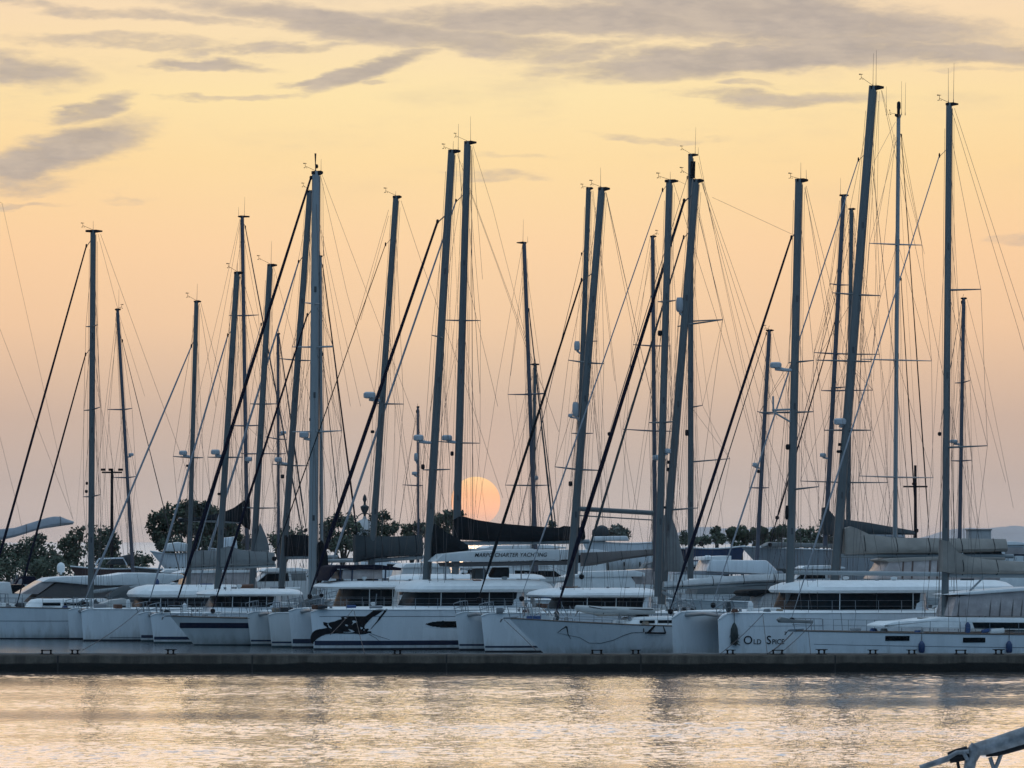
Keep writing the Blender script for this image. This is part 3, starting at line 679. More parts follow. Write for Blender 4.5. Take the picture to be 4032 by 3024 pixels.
CLUT = [mat('gear_white', (0.6, 0.6, 0.58), .6), mat('gear_grey', (0.2, 0.21, 0.22), .6), mat('gear_dark', (0.03, 0.032, 0.036), .7), mat('gear_tan', (0.25, 0.2, 0.15), .7), mat('gear_blue', (0.03, 0.07, 0.18), .7), mat('gear_rust', (0.14, 0.06, 0.035), .7)]
def clutter(bo, seed, spots):
    """loose gear on deck: spots = (along from, along to, across from, across to, height, how many)"""
    rn = random.Random(seed)
    for a0, a1, q0, q1, z, n in spots:
        for i in range(n):
            a, q = rn.uniform(a0, a1), rn.uniform(q0, q1); k = rn.random(); c = bo.L(a, q, z); m = rn.choice(CLUT[:5]) if rn.random() < .95 else CLUT[5]
            if k < .22: MB().lathe(c, [(.11, 0), (.085, .06), (.075, .14), (.11, .2), (.05, .23)], 10).build('winch', STEEL, bo.root)
            elif k < .42:
                mb = MB()
                for j in range(4): mb.tube([(c[0] + (.2 - .02 * j) * math.cos(t_ * .7), c[1] + (.2 - .02 * j) * math.sin(t_ * .7), c[2] + .03 + .04 * j) for t_ in range(10)], .022, 5)
                mb.build('coiled_line', m, bo.root)
            elif k < .60: MB().box((c[0], c[1], c[2] + .12), (rn.uniform(.3, .8), rn.uniform(.25, .5), rn.uniform(.16, .34)), rn.uniform(-.3, .3)).build('deck_box', m, bo.root, bevel=.04)
            elif k < .74: MB().tube([(c[0], c[1], c[2] + .1), (c[0] + rn.uniform(.5, 1.6), c[1], c[2] + rn.uniform(.1, .2))], rn.uniform(.07, .15), 10).build('rolled_canvas', m, bo.root)
            elif k < .86: MB().tube([c, (c[0] + rn.uniform(-.15, .15), c[1], c[2] + rn.uniform(.5, 1.0))], rn.uniform(.012, .03), 6).build('pole', STEEL, bo.root)
            elif k < .94: MB().lathe(c, [(.02, 0), (.13, .06), (.15, .2), (.14, .45), (.04, .58)], 10).build('stowed_fender', rn.choice((GEL2, BLUEF, CHAR)), bo.root)
            else: MB().lathe((c[0], c[1], c[2]), [(.07, 0), (.07, .18), (.16, .24), (.18, .36), (.05, .38)], 10).build('vent_cowl', GEL2, bo.root)
def lazyjacks(bo, A, B, xs, y, k0=.62):
    p0 = A + (B - A) * k0
    for x in xs: MB().tube([p0, bo.at(x, y, .12)], .008, 4).build('lazy_jack', WIRE, bo.root)

def mono_boat(name, label, px, D, yaw, L, B, fb, fs, rake=0.8, m=GEL, right=False, trunk=(.26, .66, .42), boot=True, stripe=None, group=None, e=.52, p=2.0, fl=.78, dip=.12, rail=True, cat='sailing yacht', ant=ANTI, stemp=1.0, win=True, hood=True):
    bo = Boat(name, px, D, yaw, label, cat, group, right)
    h = Hull(L, B, fb, fs, rake, 0, e=e, p=p, stern=.78, fl=fl, trs=.3, dip=dip, stemp=stemp)
    mb = MB(); h.shell(bo, mb); ho = mb.build('hull', m, bo.root)
    d = MB(); h.deckz(bo, d); d.build('deck', DECK, ho)
    b = MB(); h.sheer(bo, b, .035, .0, .02); b.build('toe_rail', TEAK, ho)
    b = MB(); h.strip(bo, b, rake * .95, L - .3, -.08, .06, .012, 30); b.build('waterline_stripe', ant, ho)
    if boot: b = MB(); h.strip(bo, b, rake * .9 + .05, L - .35, .12, .22, .009, 30); b.build('boot_stripe', NAVYP, ho)
    if stripe:
        s0, s1, z0, z1 = stripe; b = MB(); h.strip(bo, b, s0, s1, z0, z1, .009, 40); b.build('hull_stripe', NAVYP, ho)
    if trunk:
        t0, t1, hh = trunk; zc = h.zd((t0 + t1) / 2); hw = h.hb((t0 + t1) / 2, zc) * .62
        c = MB().rings([plan_ring(bo, L * t0, L * t1, hw + .04, zc - .08, p=3), plan_ring(bo, L * t0 + .25, L * t1, hw, zc + hh * .55, p=3), plan_ring(bo, L * t0 + .5, L * t1 - .05, hw - .08, zc + hh * .9, p=3), plan_ring(bo, L * t0 + .9, L * t1 - .2, hw - .35, zc + hh, p=3)]).build('coachroof', DECK, bo.root)
        if win:
            for i in range(3):
                a = L * t0 + .9 + (L * (t1 - t0) - 1.6) * (i + .5) / 3
                for sd in (1, -1):
                    MB().box(bo.L(a, sd * (hw - .0), zc + hh * .45), ((L * (t1 - t0) - 1.8) / 3.4, .06, hh * .32)).build('window', GLASS, c, bevel=.02)
        MB().box(bo.L(L * t0 + 1.5, 0, zc + hh + .02), (.6, .6, .07)).build('hatch', GLASS, c, bevel=.02)
        if hood:
            hz = zc + hh * .6; k = MB(); rs = []
            for i in range(6):
                f = i / 5; ring = []
                for j in range(9):
                    an = math.pi * j / 8; ring.append(bo.L(L * t1 - .5 + 1.5 * f, (hw + .05) * math.cos(an), hz + (.35 + .75 * math.sin(f * math.pi * .5)) * math.sin(an) ** .6))
                rs.append(ring)
            k.rings(rs, False, False, False); k.build('spray_hood', CHAR, bo.root)
    MB().rings([plan_ring(bo, L * .70, L * .93, h.hb(.8, 1) * .5, h.zd(.8) - .05, p=5), plan_ring(bo, L * .70, L * .93, h.hb(.8, 1) * .55, h.zd(.8) + .22, p=5)]).build('cockpit_coaming', DECK, bo.root)
    if rail:
        for sd in (1, -1): rails(bo, h, .10, .97, 10, side=sd)
        pulpit(bo, h)
    # anchor and roller
    ar = MB().box(bo.L(.05, 0, fb + .02), (.7, .14, .09)).build('bow_roller', STEEL, bo.root, bevel=.01)
    a = MB(); a.tube([bo.L(.5, 0, fb + .09), bo.L(-.3, 0, fb + .05), bo.L(-.48, 0, fb - .12)], .03, 6); a.tube([bo.L(-.45, .16, fb - .02), bo.L(-.5, 0, fb - .18), bo.L(-.45, -.16, fb - .02)], .035, 6)
    a.build('anchor', STEEL, ar)
    clutter(bo, int(px), ((L * .08, L * .26, -.8, .8, h.zd(.15), 5), (L * .3, L * .62, B * .28, B * .36, h.zd(.4), 6), (L * .66, L * .96, -1.0, 1.2, h.zd(.8) + .2, 10)))
    return bo, h
# ================================================================== the front row, nearest first
# ---- long white sloop with hull windows (B1)
bo, h = mono_boat('sailing_yacht', 'long white sloop with beige boom cover and two dark hull windows, nearest the pier', 3127, 258.8, 15, 18.5, 4.8, 1.62, 1.32, .25, trunk=None, boot=False, e=.5, p=2.1, fl=.9, dip=.02, rail=True, ant=ANTI)
def roundbox(bo, h, pts, q): pass
b = MB(); h.strip(bo, b, .9, 17.5, lambda s: h.zd(s / 18.5) - .66, lambda s: h.zd(s / 18.5) - .64, .008, 40); b.build('hull_stripe', NAVYP, bo.root)
for x0, x1, y0, y1 in ((3498, 3586, 2504, 2522), (3788, 3874, 2510, 2528)):
    decal(bo, h, [[(x0, y0), (x1, y0 + 1.5), (x1, y1 + 1.5), (x0, y1)]], .05, .02, 'hull_window', GLASS)
pl = [(3476, 2462), (3520, 2448), (3600, 2444), (3698, 2432), (3760, 2430), (4032, 2432), (4500, 2436), (4500, 2490), (3476, 2470)]
cr = slab(bo, pl, -1.35, 1.35, DECK, 'coachroof', .10)
slab(bo, [(3829, 2451), (4480, 2456), (4480, 2479), (3838, 2475)], -1.38, 1.372, GLASS, 'window', .01, cr)
for i in range(3): MB().box(bo.at(3640 + i * 130, 2434 - i), (.6, .6, .06)).build('hatch', GLASS, cr, bevel=.02)
MB().tube([bo.at(3095, 2447), bo.at(3128, 2445), bo.at(3200, 2449)], [.06, .1, .1], 8).build('bow_sprit', GREYC, bo.root)
slab(bo, [(3066, 2440), (3078, 2430), (3120, 2438), (3172, 2450), (3160, 2454), (3075, 2452)], -.22, .22, GREYC, 'anchor_cover', .03)
mast_o, A, B, mp, r = rig(bo, (3737, 405, 3720, 2432, 27), [(3724, 1143, 3862, 1139), (3712, 1764, 3888, 1755)], [(3699, 612, 3118, 2430, 9, SAILG)],
    [(3758, 427, 4032, 1262), (4032, 1262, 4420, 2440), (3747, 432, 4010, 1300), (4010, 1300, 4330, 2440)], [], [(-3, 268), (17, 248)], (-38, -18), ALU, (4, 24), 2.2, 1.5)
MB().lathe(bo.L(*bo.inv(3723, 2426)[:1], 0, bo.inv(3723, 2430)[1]), [(.3, 0), (.2, .1), (.19, .5)], 10).build('mast_boot', GREYC, mast_o)
spar(bo, 'boom', 3735, 2264, 4560, 2268, 20, ALUP)
bag(bo, [(3704, 2126), (3734, 2131), (3756, 2167), (3783, 2182), (3830, 2194), (3887, 2203), (4032, 2212), (4520, 2230)], [(3704, 2250), (3752, 2260), (4520, 2258)], .34, BEIGE, ties=6)
spar(bo, 'boom_vang', 3734, 2411, 3874, 2272, 8, ALUP)
hd = slab(bo, [(3745, 2428), (3765, 2350), (3830, 2338), (4032, 2325), (4260, 2322), (4260, 2428)], -1.25, 1.25, HAZEGL, 'spray_hood', .12)
for x in (3772, 3896, 3935, 3984, 4020): MB().tube([bo.at(x, 2428, 1.27), bo.at(x + 8, 2335, 1.2)], .035, 5).build('hood_frame', BROWN, hd)
slab(bo, [(3740, 2342), (3830, 2329), (4032, 2314), (4300, 2306), (4300, 2322), (4032, 2327), (3830, 2341)], -1.4, 1.4, DECK, 'bimini_top', .05)
for i, (x, y0) in enumerate(((3632, 2524), (3970, 2523))):
    a, zt = bo.inv(x, y0, 2.3); zb = bo.inv(x, 2574, 2.3)[1]; q = h.near(a, .6, .14)
    r_ = empty('fender', Vector(bo.o) + Vector((0, 0, 0))); r_.location = bo.root.matrix_basis @ Vector(bo.L(a, q, zb)); 
    tag(r_, ('blue fender hanging between the two dark hull windows of the long white sloop', 'blue fender hanging aft of both hull windows of the long white sloop')[i], 'fender', 'blue fenders of the long white sloop')
    hh = zt - zb
    MB().lathe((0, 0, 0), [(.04, 0), (.13, .06), (.165, .16), (.165, hh * .72), (.12, hh * .86), (.05, hh)], 14).build('fender_body', BLUEF, r_)
    MB().tube([(0, 0, hh), (.02, .05, h.zd(.3) - zb + .3)], .014, 5).build('lanyard', ROPE, r_)
# small frame on deck
MB().tube([bo.at(3856, 2432), bo.at(3860, 2381), bo.at(3875, 2381), bo.at(3879, 2432)], .03, 6).build('deck_frame', BLACK, bo.root)
LETS = [(3088, 2370, bo)]

# ---- catamaran with black fender and dark lettering (B2)
bo, hs, dims = cat_boat('catamaran', 'white catamaran with dark serif lettering and a black fender on its bow', 2825, 2627, 263, 22, 14.5, 2411, (3160, 4060, 2288, 2336), (3172, 3700, 2336, 2404), 2.15, None, GEL, .10, 2.6, 5.9, 3, topdrop=0.36, roofw=3.1)
h = hs[0]
b = MB(); h.strip(bo, b, 1.5, 5.6, h.fb - .72, h.fb - .705, .008, 30, sides=(1,)); b.build('hull_stripe', NAVYP, bo.root)
rig(bo, (3145, 704, 3108, 2397, 33), [(3106, 1428, 3204, 1419), (2990, 1624, 3203, 1621), (3100, 1931, 3224, 1916)], [(3116, 935, 2640, 2396, 17, NAVY)], [(3174, 731, 3560, 2300), (3168, 740, 3480, 2300), (3170, 735, 3420, 2300), (3118, 922, 2805, 777, .8)],
    [(3054, 1438, 48, 24)], [(8, 640), (30, 668)], (-32, -10), ALU, (2, 22), 2.9, 2.3, lights=((3102, 1760, 18, 22), (3098, 2018, 14, 56)))
MB().tube([bo.at(3041, 1615), bo.at(3112, 1612), bo.at(3110, 1660), bo.at(3045, 1622), bo.at(3044, 1560)], .06, 6).build('radar_bracket', ALUP, bo.root)
spar(bo, 'boom', 3112, 2254, 3800, 2262, 18, ALUP)
# raised foredeck moulding and lockers
for i, (x, y) in enumerate(((2980, 2404), (3035, 2400))): MB().box(bo.at(x, y, 1.2), (.9, .7, .2)).build('foredeck_locker', DECK, bo.root, bevel=.06)
# lettering
def hull_text(bo, h, px, py, parts, m, name='lettering'):
    a, z = bo.inv(px, py, h.lc + h.B / 2 * .95); mb = MB(); cur = a
    for body, size, xs, gap in parts:
        vs, fs = text_mesh(body, size, 0, 1.0, xs)
        if fs: mb.add([bo.L(cur + x, h.near(cur + x, z + y, .03), z + y) for x, y in vs], fs)
        cur += (max(x for x, y in vs) if vs else 0) + gap
    return mb.build(name, m, bo.root, smooth=False)
hull_text(bo, h, 2944, 2537, (('O', .62, .95, .05), ('LD', .36, .95, .26), ('S', .62, .95, .04), ('PICE', .36, .95, 0)), BLACK)
a, zt = bo.inv(2907, 2452, 3.9); zb = bo.inv(2907, 2541, 3.9)[1]
r_ = empty('fender', bo.root.matrix_basis @ Vector(bo.L(a, h.near(a, zb + .5, .17), zb))); tag(r_, 'black weed-covered fender hanging at the bow of the lettered catamaran', 'fender')
hh = zt - zb
mb = MB().lathe((0, 0, 0), [(.03, 0), (.13, .07), (.19, .22), (.20, hh * .5), (.18, hh * .72), (.10, hh * .9), (.03, hh)], 14)
for i in range(40):
    an = rnd.uniform(0, 6.28); z = rnd.uniform(.02, hh * .6); k = rnd.uniform(.18, .34)
    mb.tube([(.15 * math.cos(an), .15 * math.sin(an), z), (k * math.cos(an), k * math.sin(an), z + rnd.uniform(-.16, .1))], [.03, .004], 4)
mb.build('fender_body', RUBBER, r_); MB().tube([(0, 0, hh), (0, .1, hh + .75)], .018, 5).build('lanyard', ROPE, r_)
B2 = bo

# ---- sloop moored between, only its rig and covers seen (M22)
bo, h = mono_boat('sailing_yacht', 'tallest sloop, thick leaning mast and long beige sail cover, hull behind the lettered catamaran', 2806, 272, 15, 16.5, 4.2, 1.5, 1.3, .8, trunk=(.25, .62, 1.0), hood=False)
rig(bo, (3437, 338, 3285, 2306, 36), [(3278, 1153, 3466, 1164), (3215, 1418, 3430, 1424), (3245, 1694, 3430, 1694)], [(3380, 628, 2808, 2372, 9, SAILG)], [(3472, 356, 3640, 1000, .8), (3462, 360, 3440, 1500, .8), (3434, 650, 3634, 2450, 1.6), (3470, 356, 3900, 2330)],
    [(3307, 1660, 52, 26)], [(0, 210), (12, 198)], (-46, -34), ALU, (2, 26), 2.0, 1.5, lights=((3306, 1750, 14, 12), (3305, 1778, 24, 12)))
spar(bo, 'boom', 3308, 2188, 3990, 2190, 17, ALUP)
bag(bo, [(3322, 2081), (3340, 2071), (3368, 2080), (3422, 2104), (3521, 2117), (3700, 2119), (3960, 2122)], [(3322, 2183), (3700, 2180), (3960, 2172)], .36, BEIGE, ties=5)
hd = slab(bo, [(3453, 2280), (3490, 2232), (3503, 2204), (3700, 2196), (3940, 2200), (3940, 2285)], -1.2, 1.2, HAZEGL, 'deckhouse', .08)
slab(bo, [(3484, 2206), (3510, 2198), (3700, 2192), (3960, 2194), (3960, 2206), (3700, 2205), (3500, 2214)], -1.3, 1.3, BEIGE, 'hood_roof', .04)
for x in (3553, 3590, 3658, 3690, 3730): MB().tube([bo.at(x, 2278, 1.22), bo.at(x + 4, 2206, 1.18)], .05, 5).build('hood_frame', mat('reddish_wood', (0.12, 0.07, 0.055), .6), hd)

# ---- sloop with swoosh and tender (B3)
bo, h = mono_boat('sailing_yacht', 'grey white sloop with raked bow, thin black swoosh on its hull and tender on deck', 2006, 274.5, 14, 15.6, 4.3, 2.02, 1.55, 2.05, trunk=(.38, .68, .5), boot=False, stemp=1.0, m=GEL, e=.55, p=1.9, fl=.74, dip=.16, hood=False)
rig(bo, (2635, 708, 2590, 2350, 28), [(2590, 1188, 2660, 1183), (2555, 1664, 2655, 1660)], [(2609, 748, 2054, 2346, 8, SAILG)], [(2652, 720, 2900, 1500), (2900, 1500, 3130, 2400), (2655, 705, 2700, 726, .8)],
    [(2628, 1776, 28, 20)], [(4, 676)], (-42, -15), ALU, (8, 22), 1.9, 1.7, lights=((2598, 1312, 18, 22), (2618, 1998, 12, 10)))
bag(bo, [(2612, 2290), (2700, 2286), (2800, 2272), (2960, 2262), (3095, 2258)], [(2612, 2312), (2800, 2302), (2960, 2294), (3095, 2290)], .22, SAILW, 'sail_cover', ties=4)
spar(bo, 'boom', 2606, 2318, 3100, 2296, 12, ALUP)
spar(bo, 'spinnaker_pole', 2606, 2330, 2735, 2392, 13, ALUP)
# tender lashed on the foredeck
a0, z0 = bo.inv(2271, 2424); a1, _ = bo.inv(2562, 2424)
r_ = empty('tender', bo.root.matrix_basis @ Vector(bo.L(a0, 0, z0)), bo.th); tag(r_, 'pale inflatable tender lashed on the foredeck of the swoosh sloop', 'tender')
tl = a1 - a0; mb = MB()
pts = [(.0, 0, .42), (.55, -.5, .34), (1.2, -.68, .26), (tl * .6, -.72, .24), (tl, -.66, .24)]
mb.tube(pts, [.15, .21, .23, .23, .17], 12); mb.tube([(x, -y, z) for x, y, z in pts], [.15, .21, .23, .23, .17], 12); mb.build('inflated_tube', HYPAL, r_)
MB().rings([[(.2, 0, .3), (.2, .01, .42), (.2, -.01, .42)], [(1.2, 0, -.05), (1.2, .62, .2), (1.2, -.62, .2)], [(tl - .1, 0, .0), (tl - .1, .62, .2), (tl - .1, -.62, .2)]]).build('tender_hull', GEL2, r_)
mb = MB(); sg = bo.sg
for s_ in (1, -1): mb.tube([(.5, s_ * .68, .5), (1.2, s_ * .88, .36), (tl - .1, s_ * .87, .34)], .025, 5)
mb.build('grab_line', ROPE, r_)
mb = MB(); mb.tube([(1.25, -.92, .08), (1.25, -.6, .5), (1.25, .6, .5), (1.25, .92, .08)], .025, 5); mb.build('lashing', ROPE, r_)
# swoosh
def stroke(pts, wd):
    up = []; dn = []
    for i, (x, y) in enumerate(pts):
        a = pts[max(0, i - 1)]; b = pts[min(len(pts) - 1, i + 1)]; l = math.hypot(b[0] - a[0], b[1] - a[1]) or 1
        nx, ny = -(b[1] - a[1]) / l, (b[0] - a[0]) / l; k = wd[i] / 2; up.append((x + nx * k, y + ny * k)); dn.append((x - nx * k, y - ny * k))
    return up + dn[::-1]
sw = [stroke([(2215, 2493), (2260, 2503), (2300, 2512), (2335, 2536 - 3), (2380, 2534), (2425, 2521), (2460, 2503), (2490, 2492), (2534, 2490)], [1.2, 1.6, 2.2, 2.4, 2.6, 3, 3, 3, 2.6]),
      stroke([(2219, 2492), (2236, 2476), (2249, 2468)], [2, 3.4, 5]), stroke([(2243, 2468), (2249, 2470), (2256, 2498), (2268, 2518)], [4.5, 5, 3, 1.5])]
decal(bo, h, sw[:1], .011, .02, 'swoosh_line', mat('faded_paint', (0.16, 0.17, 0.18), .5)); decal(bo, h, sw[1:], .011, .02, 'swoosh_emblem', BLACK)
# stern gear bracket and its motor, hanging on the hull side
q = h.near(bo.inv(2565, 2490, 2.0)[0], 1.3, .1)
mb = MB(); mb.tube([bo.at(2540, 2492, q), bo.at(2621, 2493, q)], .045, 6); mb.tube([bo.at(2621, 2493, q), bo.at(2610, 2462, q)], .035, 6); mb.tube([bo.at(2552, 2492, q), bo.at(2580, 2462, q)], [.07, .05], 6); mb.tube([bo.at(2534, 2474, q), bo.at(2535, 2490, q)], .03, 6)
mb.build('side_bracket', BLACK, bo.root)
slab(bo, [(2939, 2336), (2950, 2326), (3000, 2322), (3090, 2323), (3090, 2334), (3010, 2334), (2975, 2350), (2950, 2346)], -1.3, 1.3, BLKC, 'bimini_top', .04)
slab(bo, [(2985, 2402), (3000, 2348), (3020, 2335), (3086, 2334), (3086, 2402)], -1.1, 1.1, SAILW, 'spray_hood', .12)
for x, y in ((2480, 2430), (2440, 2440)): MB().lathe(bo.L(*bo.inv(x, y, .9)[:1], .9, bo.inv(x, 2440, .9)[1]), [(.12, 0), (.08, .1), (.11, .2)], 10).build('winch', STEEL, bo.root)
mb = MB()
for i in range(9):
    x = 2640 + i * 33; mb.tube([bo.at(x, 2425, .6), bo.at(x + rnd.uniform(-30, 30), 2345 + rnd.uniform(-10, 30), .4)], rnd.uniform(.02, .05), 5)
mb.build('deck_gear', STEEL, bo.root)
mb = MB()
for i in range(22):
    x = rnd.uniform(2060, 2280); mb.tube([bo.at(x, 2425, rnd.uniform(-.6, .8)), bo.at(x + rnd.uniform(-26, 26), rnd.uniform(2378, 2412), rnd.uniform(-.6, .8))], rnd.uniform(.015, .03), 5)
mb.build('windlass_gear', STEEL, bo.root)

# ---- slim sloop showing its leaning mast (M17)
bo, h = mono_boat('sailing_yacht', 'sloop with a thick leaning mast and very thick navy furled headsail crossing the swoosh sloop', 2180, 279, 14, 13.5, 3.5, 1.35, 1.2, .7, trunk=(.3, .62, .4))
rig(bo, (2740, 706, 2604, 2380, 31), [(2668, 1286, 2846, 1259), (2640, 2010, 2748, 2000)], [(2694, 790, 2190, 2408, 22, NAVY), (2692, 934, 2290, 2260, 13, CHAR)], [(2766, 712, 3120, 1720), (2762, 718, 3060, 1650), (2764, 715, 2990, 1560), (2750, 850, 2960, 1700)],
    [(2676, 1200, 30, 58)], [], (-55, -35), ALU, (2, 16), 1.6, 1.3, lights=((2632, 1820, 14, 14), (2630, 1848, 14, 14)))
bag(bo, [(2612, 2030), (2640, 2020), (2665, 2090), (2690, 2200), (2700, 2250)], [(2612, 2250), (2700, 2254)], .22, GREYC, 'sail_cover', ties=0)

# ---- catamaran beyond the swoosh sloop (B4)
bo, hs, dims = cat_boat('catamaran', 'white catamaran with pillared saloon windows, moored between the swoosh sloop and the manta ray hull', 1893, 1768, 283.5, 16, 13.6, 2412, (2150, 2640, 2318, 2352), (2222, 2600, 2354, 2400), 1.9, (.26, .36), GEL, .25, 2.4, 5.4, 5, roofw=2.9)
rig(bo, (2369, 738, 2242, 2310, 30), [(2238, 1418, 2378, 1432), (2185, 1838, 2364, 1852)], [(2290, 1102, 1886, 2350, 15, BLKC)], [(2386, 758, 2462, 1100, 1.8), (2462, 1100, 2640, 1900, 1.5), (2640, 1900, 2730, 2380, 1.3), (2386, 760, 2530, 1500)],
    [(2266, 1612, 26, 58), (2246, 1636, 18, 14)], [(-4, 660)], (-40, -17), ALU, (4, 18), 2.7, 2.2, lights=((2246, 1905, 16, 20), (2289, 1765, 12, 30)))
spar(bo, 'boom', 2276, 2003, 2572, 2020, 19, ALU)
spar(bo, 'gaff_strut', 2282, 2030, 2575, 2048, 5, ALU)

# ---- manta ray catamaran (B5)
bo, hs, dims = cat_boat('catamaran', 'white catamaran with a black manta ray painted on its bow and one oval window', 1222, 1116, 290, 15.5, 14.2, 2398, (1620, 2215, 2284, 2332), (1628, 2100, 2332, 2388), 2.0, (.26, .52), GEL, .22, 2.4, 5.5, 4, roofw=3.0)
h = hs[0]
F = 400 / 2212.
def mz(pts): return [(1200 + x * F, 2370 + y * F) for x, y in pts]
MANTA = mz([(265, 930), (240, 905), (212, 860), (202, 790), (215, 730), (250, 670), (310, 620), (380, 598), (450, 590), (545, 565), (520, 540), (470, 505), (460, 440), (500, 448), (555, 460), (610, 445), (700, 425), (760, 395), (840, 375), (815, 330), (880, 322), (1000, 312), (1200, 322), (1340, 308), (1420, 250), (1500, 180), (1550, 158), (1640, 152), (1720, 158), (1700, 190), (1620, 250), (1560, 290), (1480, 330), (1420, 390), (1360, 460), (1320, 510), (1310, 560), (1330, 590), (1390, 580), (1408, 600), (1390, 622), (1370, 640), (1450, 640), (1465, 658), (1450, 678), (1390, 682), (1330, 700), (1270, 705), (1215, 715), (1180, 700), (1080, 690), (900, 695), (760, 690), (640, 692), (520, 712), (430, 750), (360, 795), (310, 840), (275, 880)])
TAIL = mz([(1725, 170), (1770, 150), (1800, 155), (1760, 220), (1700, 300), (1640, 380), (1590, 440), (1540, 490), (1480, 560), (1435, 610), (1450, 575), (1530, 475), (1580, 410), (1620, 330), (1690, 250), (1720, 200)])
HOLES = [mz(p) for p in ([(905, 505), (925, 490), (955, 495), (972, 515), (960, 535), (925, 525)], [(1050, 415), (1090, 400), (1150, 425), (1165, 440), (1100, 460), (1060, 495), (1045, 500), (1075, 455)], [(860, 650), (960, 660), (1040, 645), (975, 605), (990, 592), (1060, 615), (1110, 650), (1060, 665), (960, 675), (880, 665)],
     [(545, 480), (575, 458), (570, 500), (600, 540), (640, 575), (630, 590), (575, 555)], [(880, 340), (920, 330), (950, 365), (900, 362)], [(1225, 545), (1275, 555), (1280, 580), (1240, 600)], [(1290, 590), (1315, 600), (1320, 630), (1295, 625)])]
decal(bo, h, [MANTA, TAIL, stroke(mz([(1450, 690), (1600, 745), (1850, 822)]), [1.6, 1.4, 1.0]), stroke(mz([(1410, 705), (1560, 790), (1665, 885)]), [1.6, 1.3, .8])], .013, .02, 'manta_emblem', BLACK, HOLES)
decal(bo, h, [[(1673, 2457), (1700, 2449), (1740, 2445), (1800, 2446), (1800, 2470), (1740, 2471), (1700, 2466)]], .03, .02, 'hull_window', GLASS)
b = MB(); h.strip(bo, b, .5, 13, lambda s: h.zd(s / 14) - .42, lambda s: h.zd(s / 14) - .395, .008, 30, sides=(1,)); b.build('hull_stripe', NAVYP, bo.root)
rig(bo, (1778, 590, 1678, 2303, 31), [(1700, 1320, 1745, 1330), (1665, 1850, 1772, 1848)], [(1723, 872, 1220, 2338, 21, NAVY)], [(1800, 606, 2000, 1150), (2000, 1150, 2200, 1700), (1806, 600, 1840, 1100, 1.3), (1840, 1100, 1960, 1600)],
    [(1648, 1724, 43, 24)], [(6, 556), (26, 488)], (-30, -12), ALU, (2, 20), 2.8, 2.3, lights=((1665, 1838, 16, 20),))
bag(bo, [(1700, 2062), (1714, 2062), (1760, 2098), (1800, 2120), (1842, 2146)], [(1700, 2198), (1720, 2188), (1842, 2166)], .26, BLKC, 'sail_cover', ties=0, wrap=0)
bag(bo, [(1684, 2200), (1730, 2180), (1842, 2160), (2100, 2160)], [(1684, 2216), (1842, 2180), (2100, 2176)], .2, ALUP, 'boom', ties=0)
# helm awning with the charter company's name
aw = slab(bo, [(1712, 2212), (1745, 2182), (1840, 2172), (2000, 2164), (2250, 2164), (2250, 2203), (2000, 2208)], -1.7, 1.9, GEL2, 'awning', .06)
a, z = bo.inv(1868, 2193, 1.93); vs, fs = text_mesh('MARPO CHARTER YACHTING', .33, .25, 1.0, 1.0)
w_ = max(x for x, y in vs); kk = (bo.inv(2155, 2193, 1.93)[0] - a) / w_
MB().add([bo.L(a + x * kk, 1.925, z + y + .004 * x * kk) for x, y in vs], fs).build('lettering', BLACK, aw, smooth=False)
slab(bo, [(1780, 2216), (2240, 2208), (2240, 2224), (1790, 2232)], -1.6, 1.75, BROWN, 'awning_valance', .02)
for x in (1755, 1905, 2052, 2180):
    for q in (-1.5, 1.6): MB().tube([bo.at(x, 2300, q), bo.at(x, 2212, q)], .035, 6).build('awning_post', STEEL, bo.root)
slab(bo, [(1868, 2280), (1872, 2240), (1912, 2238), (1912, 2280)], -.4, .4, GREYC, 'helm_seat', .06); slab(bo, [(1938, 2266), (1955, 2234), (2006, 2234), (2006, 2275), (1945, 2275)], -.5, .5, CHAR, 'helm_console', .06)

# ---- catamaran with mast M10 (C)
bo, hs, dims = cat_boat('catamaran', 'white catamaran with charcoal sail cover, second beyond the manta ray hull', 1055, 944, 297, 16, 13.2, 2410, (1296, 1680, 2288, 2318), (1372, 1600, 2320, 2390), 1.9, (.24, .34), GEL2, .25, 2.4, 5.4, 3, roofw=2.9, ant=ANTIG)
rig(bo, (1559, 771, 1457, 2288, 25), [(1470, 1585, 1589, 1591)], [(1518, 962, 1080, 2190, 6, BLKC)], [(1579, 790, 1657, 1025), (1657, 1025, 1800, 1420), (1800, 1420, 1980, 1960), (1530, 826, 1400, 1280, .9), (1530, 850, 1420, 1260, .9)],
    [(1455, 1556, 50, 26)], [(-2, 752)], (-40, -20), ALU, (4, 10), 2.7, 2.2, lights=((1467, 1700, 16, 12),))
bag(bo, [(1395, 2106), (1470, 2112), (1560, 2112), (1662, 2108)], [(1395, 2215), (1480, 2198), (1662, 2186)], .32, CHAR, ties=4)
spar(bo, 'boom', 1470, 2208, 1690, 2192, 16, ALUP)
slab(bo, [(1292, 2288), (1310, 2232), (1330, 2226), (1500, 2224), (1580, 2236), (1580, 2246), (1330, 2240)], -1.5, 1.5, NAVY, 'bimini_top', .03)
for x in (1338, 1385, 1516): MB().tube([bo.at(x, 2288, 1.4), bo.at(x + 3, 2236, 1.4)], .05, 5).build('bimini_post', NAVYP, bo.root)
slab(bo, [(1345, 2280), (1350, 2244), (1505, 2240), (1505, 2280)], -1.3, 1.3, HAZEGL, 'windscreen', .04)

